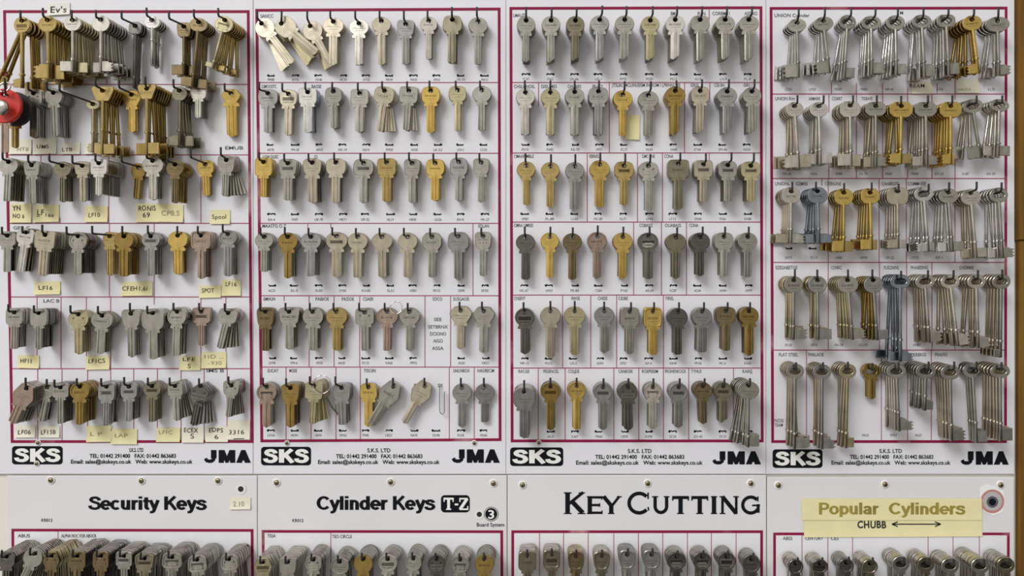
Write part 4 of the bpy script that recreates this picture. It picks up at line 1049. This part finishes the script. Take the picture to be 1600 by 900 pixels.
import collections
GROUPNAME = {}
packed = {True: (MB(), []), False: (MB(), [])}
def scaled(mb):
    q = MB(); q.v = [(x*MM, y*MM, z*MM) for x, y, z in mb.v]; q.f = mb.f; q.m = mb.m; q.sm = mb.sm; return q
SHAPEWORD = {'round':'round','oval':'oval','squircle':'rounded-square','square':'square','tapered':'tapered','flared':'flared','wedge':'wedge','octagonal':'eight-sided','pentagonal':'pentagonal','shield':'shield','diamond':'diamond','winged':'winged','domed':'domed'}
for k in KEYS:
    key = (k['hook'], k['i'] == 0, k['i'] % 3 == 1 if k['mort'] else 0, id(k) in alone, k['tone'])
    if key not in CACHE:
        ps, cz, rim = parts_of(k, id(k) not in alone)
        if id(k) in alone:
            ms = [(nm, scaled(m).mesh(nm, [tone(k['tone'])])) for nm, m in ps]
            if k['i'] == 0 and 'd' in k['o']:
                st = random.getstate(); random.seed(str(k['hook']))
                ink, ras = stamp(k['o']['d'], k['bw'], cz-k['bh']*0.06, k['th'], rim, k['bh']); random.setstate(st)
                q = scaled(ink); r_ = scaled(ras); n0 = len(q.v); q.v += r_.v; q.f += [tuple(n0+a for a in f) for f in r_.f]; q.m += [1]*len(r_.f); q.sm += r_.sm
                ms.append(('stamped_mark', q.mesh('stamped_mark', [stamp_mat(k['tone']), tone('ni' if k['tone'] == 'ds' else k['tone'])])))
            CACHE[key] = ms
        else: CACHE[key] = [scaled(m) for nm, m in ps]
    eul = (k['pit'], -k['tilt'], k['yaw']); R = Euler(eul).to_matrix().to_4x4()
    word = TONES[k['tone']][0]
    if id(k) in alone:
        root = empty('mortice_key' if k['mort'] else 'cylinder_key', k['loc']); root.rotation_euler = eul
        bow = None
        for nm, me in CACHE[key]:
            q = link(nm, me, bow if nm == 'stamped_mark' else root)
            if nm == 'bow': bow = q
        i = k['i']; pos = 'frontmost' if i == 0 else ORD[i]+' from front'
        row = '' if k['nrows'] == 1 else ('top' if k['ri'] == 0 else 'bottom' if k['ri'] == k['nrows']-1 else ORD[k['ri']])+' row, '
        nm = 'mortice key' if k['mort'] else 'cylinder key'
        lab = f"{word} {SHAPEWORD[k['shape']]} {nm}, {pos}, {ORD[k['hi']]} hook, {row}{ABOVE[k['bk']]}"
        tag(root, lab, 'key', f"keys in the {row.replace(', ', '')} of the {ABOVE[k['bk']]}" if k['bk'][0] == 'U' else f"keys hanging {ABOVE[k['bk']]}")
    else:
        mb, tl = packed[k['mort']]
        if k['tone'] not in tl: tl.append(k['tone'])
        for m in CACHE[key]: mb.join(m, Matrix.Translation(k['loc']) @ R, tl.index(k['tone']))
for mort, (mb, tl) in packed.items():
    if mb.v:
        o = mb.build('packed_mortice_key' if mort else 'packed_cylinder_key', [tone(t) for t in tl])
        tag(o, f"further {'mortice' if mort else 'cylinder'} keys packed on the hooks behind the front ones", 'keys', None, 'stuff')

# ------------------------------------------------------------------ odd things among the keys
# red plastic-headed key, black one behind it, on a wire hook at the very edge
def plastic_key(name, label, px, py, rad, z, m, bladebot, tn):
    root = empty(name, W(px, py-rad*0.68, z)); k = scale_at(z); R = rad*k*1000
    pts = [(x, zz-R*0.68) for x, zz in outline('round', 2*R, 2*R)]
    b = bow_mesh(pts, 3.6, 5, False, 1.1); link('head', scaled(b).mesh('head', [m]), root)
    q = blade_mesh(8, -R*1.6, -(bladebot-(py-rad*0.68))*k*1000, 2.2, 1, 'v'); link('blade', scaled(q).mesh('blade', [tone(tn)]), root)
    rr = MB()
    for s in (-1, 1):
        for zz in (-R*0.9, -R*1.15): box(rr, (s*R*0.5-3, -2.75, zz-0.5), (s*R*0.5+3, -2.4, zz+0.5), 0, 0.1)
    link('grip_ridge', scaled(rr).mesh('grip_ridge', [m]), root)
    tag(root, label, 'key', None); return root
plastic_key('plastic_headed_key', 'red plastic-headed key hanging at the edge below the leaning brass keys', 8, 166, 27, 0.044, M_RED, 240, 'cu')
plastic_key('plastic_headed_key', 'black plastic-headed key mostly hidden behind the red one', 24, 171, 27, 0.030, M_BLACKP, 232, 'br')
hk = MB(); tube(hk, arc_join([W(7,122,ZH), W(8,134,ZH)+Vector((0,0,0)), W(8,147,0.05), W(8,147,0.05)+Vector((0,0.051,0))], 0.003), 0.00118)
put(hk.build('hook', M_WIRE), U1.root)
# chrome lock cap in front of the red head
dc = MB()
n = 24; prof = [(0.1,-3.2),(4.5,-2.9),(7.6,-1.6),(8.6,0)]
c = W(2, 168, 0.054); v = []; f = []
for r_, y in prof:
    for i in range(n): t = 2*math.pi*i/n; v.append((c.x+r_*MM*math.cos(t), c.y+y*MM, c.z+r_*MM*math.sin(t)))
for i in range(3):
    for q in range(n): f.append((i*n+q, i*n+(q+1) % n, (i+1)*n+(q+1) % n, (i+1)*n+q))
f.append(tuple(range(3*n, 4*n))); dc.add(v, f, 0, True)
o = dc.build('round_metal_tag', tone('ni')); tag(o, 'small domed metal tag hanging in front of the red key head', 'tag')
# split rings
def ring(px, py, rad, z, label, tilt=0.3, r=0.0006):
    c = W(px, py, z); R = rad*scale_at(z); pts = []
    for k in range(33):
        t = 2*math.pi*k/32; pts.append(c+Vector((R*math.cos(t), R*math.sin(t)*math.sin(tilt), R*math.sin(t)*math.cos(tilt))))
    m = MB(); tube(m, pts, r, 6); o = m.build('key_ring', tone('ch')); tag(o, label, 'ring')
ring(619, 481, 9.5, 0.034, 'thin steel split ring behind the copper key in the fifth row', 0.2)
ring(503, 601, 14, 0.026, 'wire ring behind the pale brass keys in the bottom row', 0.2)
ring(7, 136, 9, 0.05, 'bent wire ring holding the red plastic-headed key', 0.4, 0.0009)
# bent wire clip hanging beside the pentagonal key, and a thin rod
m = MB(); tube(m, arc_join([W(687,600,0.003), W(687,644,0.006), W(691,648,0.006), W(694.5,644,0.006), W(694.5,612,0.004)], 0.002), 0.0006, 6)
o = m.build('wire_clip', tone('gy')); tag(o, 'thin bent wire clip hanging below the printed SIX in the bottom row', 'clip')
m = MB(); tube(m, [W(511,622,0.012), W(519,637,0.010), W(531.5,651,0.008)], 0.0010, 8)
o = m.build('thin_rod', tone('ol')); tag(o, 'thin dark metal rod leaning between the pale brass and grey keys', 'rod')

# ------------------------------------------------------------------ paper notes
def note(name, quad, label, lines, m=M_NOTE, z=0.0009, curl=0.0025, ink=M_PEN, cat='note', group='handwritten paper notes'):
    """quad: four corner pixels tl, tr, br, bl; lines: (text, x0, x1, base, cap, options)"""
    xs = [p[0] for p in quad]; ys = [p[1] for p in quad]
    root = empty(name, W(sum(xs)/4, max(ys), 0)); root.location.y = -z
    nx, nz = 8, 6; v = []; f = []
    def lift(t): return z + curl*max(0, t-0.45)**2*1.6
    for s in (0, 1):
        for j in range(nz+1):
            for i in range(nx+1):
                u, t = i/nx, j/nz
                x = lerp(lerp(quad[0][0], quad[1][0], u), lerp(quad[3][0], quad[2][0], u), t); y = lerp(lerp(quad[0][1], quad[1][1], u), lerp(quad[3][1], quad[2][1], u), t)
                p = W(x, y); v.append((p.x, -lift(t)+s*0.00018, p.z))
    N = (nx+1)*(nz+1)
    for j in range(nz):
        for i in range(nx):
            a = j*(nx+1)+i; f.append((a, a+nx+1, a+nx+2, a+1)); b = a+N; f.append((b, b+1, b+nx+2, b+nx+1))
    rim = [i for i in range(nx+1)]+[j*(nx+1)+nx for j in range(1, nz+1)]+[nz*(nx+1)+i for i in range(nx-1, -1, -1)]+[j*(nx+1) for j in range(nz-1, 0, -1)]
    for a, b in zip(rim, rim[1:]+rim[:1]): f.append((a, b, b+N, a+N))
    mb = MB(); mb.add(v, f, 0, False); pap = put(mb.build('paper', m), root)
    if lines:
        q = MB()
        for l in lines:
            s, x0, x1, yb, yc = l[:5]; op = l[5] if len(l) > 5 else {}
            y0, y1 = min(ys), max(ys)
            if s == '<->':
                y = (yb+yc)/2
                seg(q, (x0, y), (x1, y), 1.8, 0); 
                for e, d in ((x0, 1), (x1, -1)): seg(q, (e, y), (e+9*d, y-3.8), 1.8, 0); seg(q, (e, y), (e+9*d, y+3.8), 1.8, 0)
            elif s == '--': seg(q, (x0, yb), (x1, yc), 1.2, 0)
            elif op.get('g'): grot(q, s, x0, x1, yb, yc, 0, 0.20)
            else: text(q, s, x0, x1, yb, yc, 0, bold=op.get('b', 0.006), jit=op.get('j', 0.10), slant=op.get('s', 0.0), track=0.04)
        out = []
        for x, y, zz in q.v:
            py = VY-zz/S; t = (py-min(ys))/(max(ys)-min(ys)); out.append((x, -lift(t)-0.00022, zz))
        q.v = out; under(q.build('handwriting', ink), pap)
    tag(root, label, cat, group); return root
def R4(x0, y0, x1, y1, d=0.0): return [(x0, y0+d), (x1, y0-d), (x1, y1-d), (x0, y1+d)]
note('paper_note', [(74,5),(110,4),(110,23),(75,25)], "cream paper note reading Ev's at the top", [("Ev's",80,105,20.5,10,{'b':0.012,'j':0.03})], M_PAPER)
N = 'sticky_note'
note(N, R4(15,218,50,241), 'faded yellow note reading HTB under the red plastic-headed key', [('HTB',28,46,236,230)], M_NOTE2, ink=M_FADED)
note(N, R4(53,217,89,241,.5), 'pale yellow note reading UM5 under the second row of keys', [('UM5',58,77,232,226)], M_NOTE2)
note(N, R4(97,223,126,241), 'pale note reading LTB under the second row of keys', [('LTB',98,114,237,231)], M_NOTE2)
note(N, R4(133,222,166,241), 'faded note reading SM beside the LTB note', [('SM',137,156,236,229)], M_NOTE2, ink=M_FADED)
note(N, R4(17,318,50,348), 'yellow note reading YN NO 6 under the third row', [('YN',20,33,329,321,{'b':.02}),('NO 6',21,39,341,334,{'b':.012})])
note(N, R4(53,320,93,347,.6), 'yellow note reading LF 16a in the third row', [('LF',59,70,336,327),('16a',72,85,339,333),('--',58,63,338,338)])
note(N, R4(133,322,169,347), 'yellow note reading LF10 below the wide silver stack', [('LF10',139,157,339,332)])
note(N, R4(213,318,250,347), 'yellow note reading RONIS 69 in the third row', [('RONIS',217,244,329,321,{'b':.012}),('69',224,235,340,332,{'b':.012})])
note(N, R4(250,319,287,347,-.5), 'yellow note reading CP8 S beside the RONIS note', [('CP8.S',253,281,337,329)], ink=M_FADED)
note(N, R4(329,328,360,350), 'yellow note reading Spool below the golden key', [('Spool',332,354,342,335)])
note(N, R4(54,440,95,460,.4), 'yellow note reading LF16 under the fourth row at far side', [('LF16',61,83,453,446)])
note(N, R4(190,440,239,462,.4), 'wide yellow note reading CFEH1 6i in the fourth row', [('CFEH1,6i',192,231,454,447)])
note(N, R4(312,446,346,465,.5), 'yellow note reading SPOT overlapping the fifth row line', [('SPOT',316,335,457,450)])
note(N, R4(347,437,377,462), 'yellow note reading LF16 under the steel rimmed keys', [('LF16',353,370,447,440)])
note(N, R4(29,555,62,575,-.4), 'yellow note reading HF11 under the fifth row', [('HF11',33,50,567,560,{'b':.012})])
note(N, R4(135,556,172,577,.4), 'yellow note reading LF1CS under the fifth row', [('LF1CS',139,165,567,560)])
note(N, R4(281,556,314,578), 'yellow note reading LFE S under the fifth row', [('LFE',286,306,564,558),('S',294,299,575,568)])
note(N, R4(315,550,354,575,.4), 'yellow note reading 1ID 930 in the fifth row', [('1ID ..',320,349,560,554),('-930',326,347,570,564)], ink=M_FADED)
note(N, R4(24,665,56,683), 'pale note reading LF06 in the bottom row corner', [('LF06',29,49,678,671)], M_NOTE2)
note(N, R4(62,665,94,683), 'pale note reading LF15B in the bottom row', [('LF15B',65,88,678,671)], M_NOTE2)
note(N, R4(136,665,175,690,.3), 'faded blank yellow note under the dark brass keys', [('L P',142,160,681,675)], ink=M_FADED)
note(N, R4(174,670,215,693.5), 'faded blank yellow note overlapping the bottom frame', [('LAP',180,200,683,677)], ink=M_FADED)
note(N, R4(245,668,282,690), 'yellow note faintly reading LF1C in the bottom row', [('LF1C',249,270,678,672)], ink=M_FADED)
note(N, R4(285,668,319,691), 'pale note reading ECEX S in the bottom row', [('ECEX',288,310,675,668,{'b':.014}),('S',298,304,685,677)], M_NOTE2)
note(N, R4(322,666,357,690), 'pale note reading EDPS 6 in the bottom row', [('EDPS',327,349,675,668,{'b':.014}),('6',336,342,686,679)], M_NOTE2)
note(N, R4(356,656,391,686), 'pale yellow note reading 3316 in the bottom row corner', [('3316',358,382,678,671),('--',366,383,685,684.5)], M_NOTE2)
note(N, R4(359.5,777,392,795,.3), 'small yellow note reading 2.10 beside the Security Keys title', [('2.10',365,382,791,783)], M_NOTE2, ink=M_FADED)
note(N, [(978,180),(1000,180),(999,219),(977,218)], 'blank yellow note behind the golden key above Key Cutting', [])
note(N, R4(1423,128,1456,147), 'yellow note reading REPAIR under the top row of mortice keys', [('REAM',1421,1444,137,131)], M_NOTE2, z=0.0006)
note(N, R4(1494,124,1530,146), 'pale yellow note under the golden mortice keys', [('HALSTA',1496,1516,142,138)], M_NOTE2, z=0.0006, ink=M_FADED)
note('paper_strip', [(1252,778.5),(1533,778),(1533,812),(1253,812)], 'long yellow paper strip reading Popular Cylinders', [('Popular',1279,1374,803,784.5,{'g':1}),('Cylinders',1388,1507,803,784.5,{'g':1})], M_NOTE, 0.0016, 0.0005, M_OLIVE, 'paper strip', None)
note('paper_strip', [(1255,811),(1534,811),(1534,837.5),(1256,839)], 'long yellow paper strip reading CHUBB with a double-headed arrow', [('CHUBB',1339,1384,824.5,813.2,{'b':.032,'j':0.04}),('<->',1393,1469,820.5,816.5)], M_NOTE, 0.0010, 0.0012, M_PEN, 'paper strip', None)
# round sticker: pink ring with a grey centre on a torn white label
root = empty('round_sticker', W(1549, 805)); tag(root, 'round sticker with a pink ring on a torn white label', 'sticker')
m = MB(); v = [(1530,761),(1541,756),(1556,760),(1568,766),(1570,785),(1566,800),(1552,806),(1538,800),(1531,786)]
poly(m, v, 0.0005); put(m.build('backing_label', M_WHITEINK), root)
m = MB(); disc(m, 1550, 783, 18.5, 0.0007, 0, 15); put(m.build('pink_ring', mat('pink_print', (0.52, 0.22, 0.20), 0.5)), root)
m = MB(); disc(m, 1550, 783, 15, 0.0007, 0); disc(m, 1550, 784, 9, 0.0008, 1, 5.5); disc(m, 1550, 784, 5.5, 0.0008, 2)
put(m.build('grey_centre', [mat('grey_print', (0.46, 0.45, 0.44), 0.5), M_GREY, M_INK]), root)
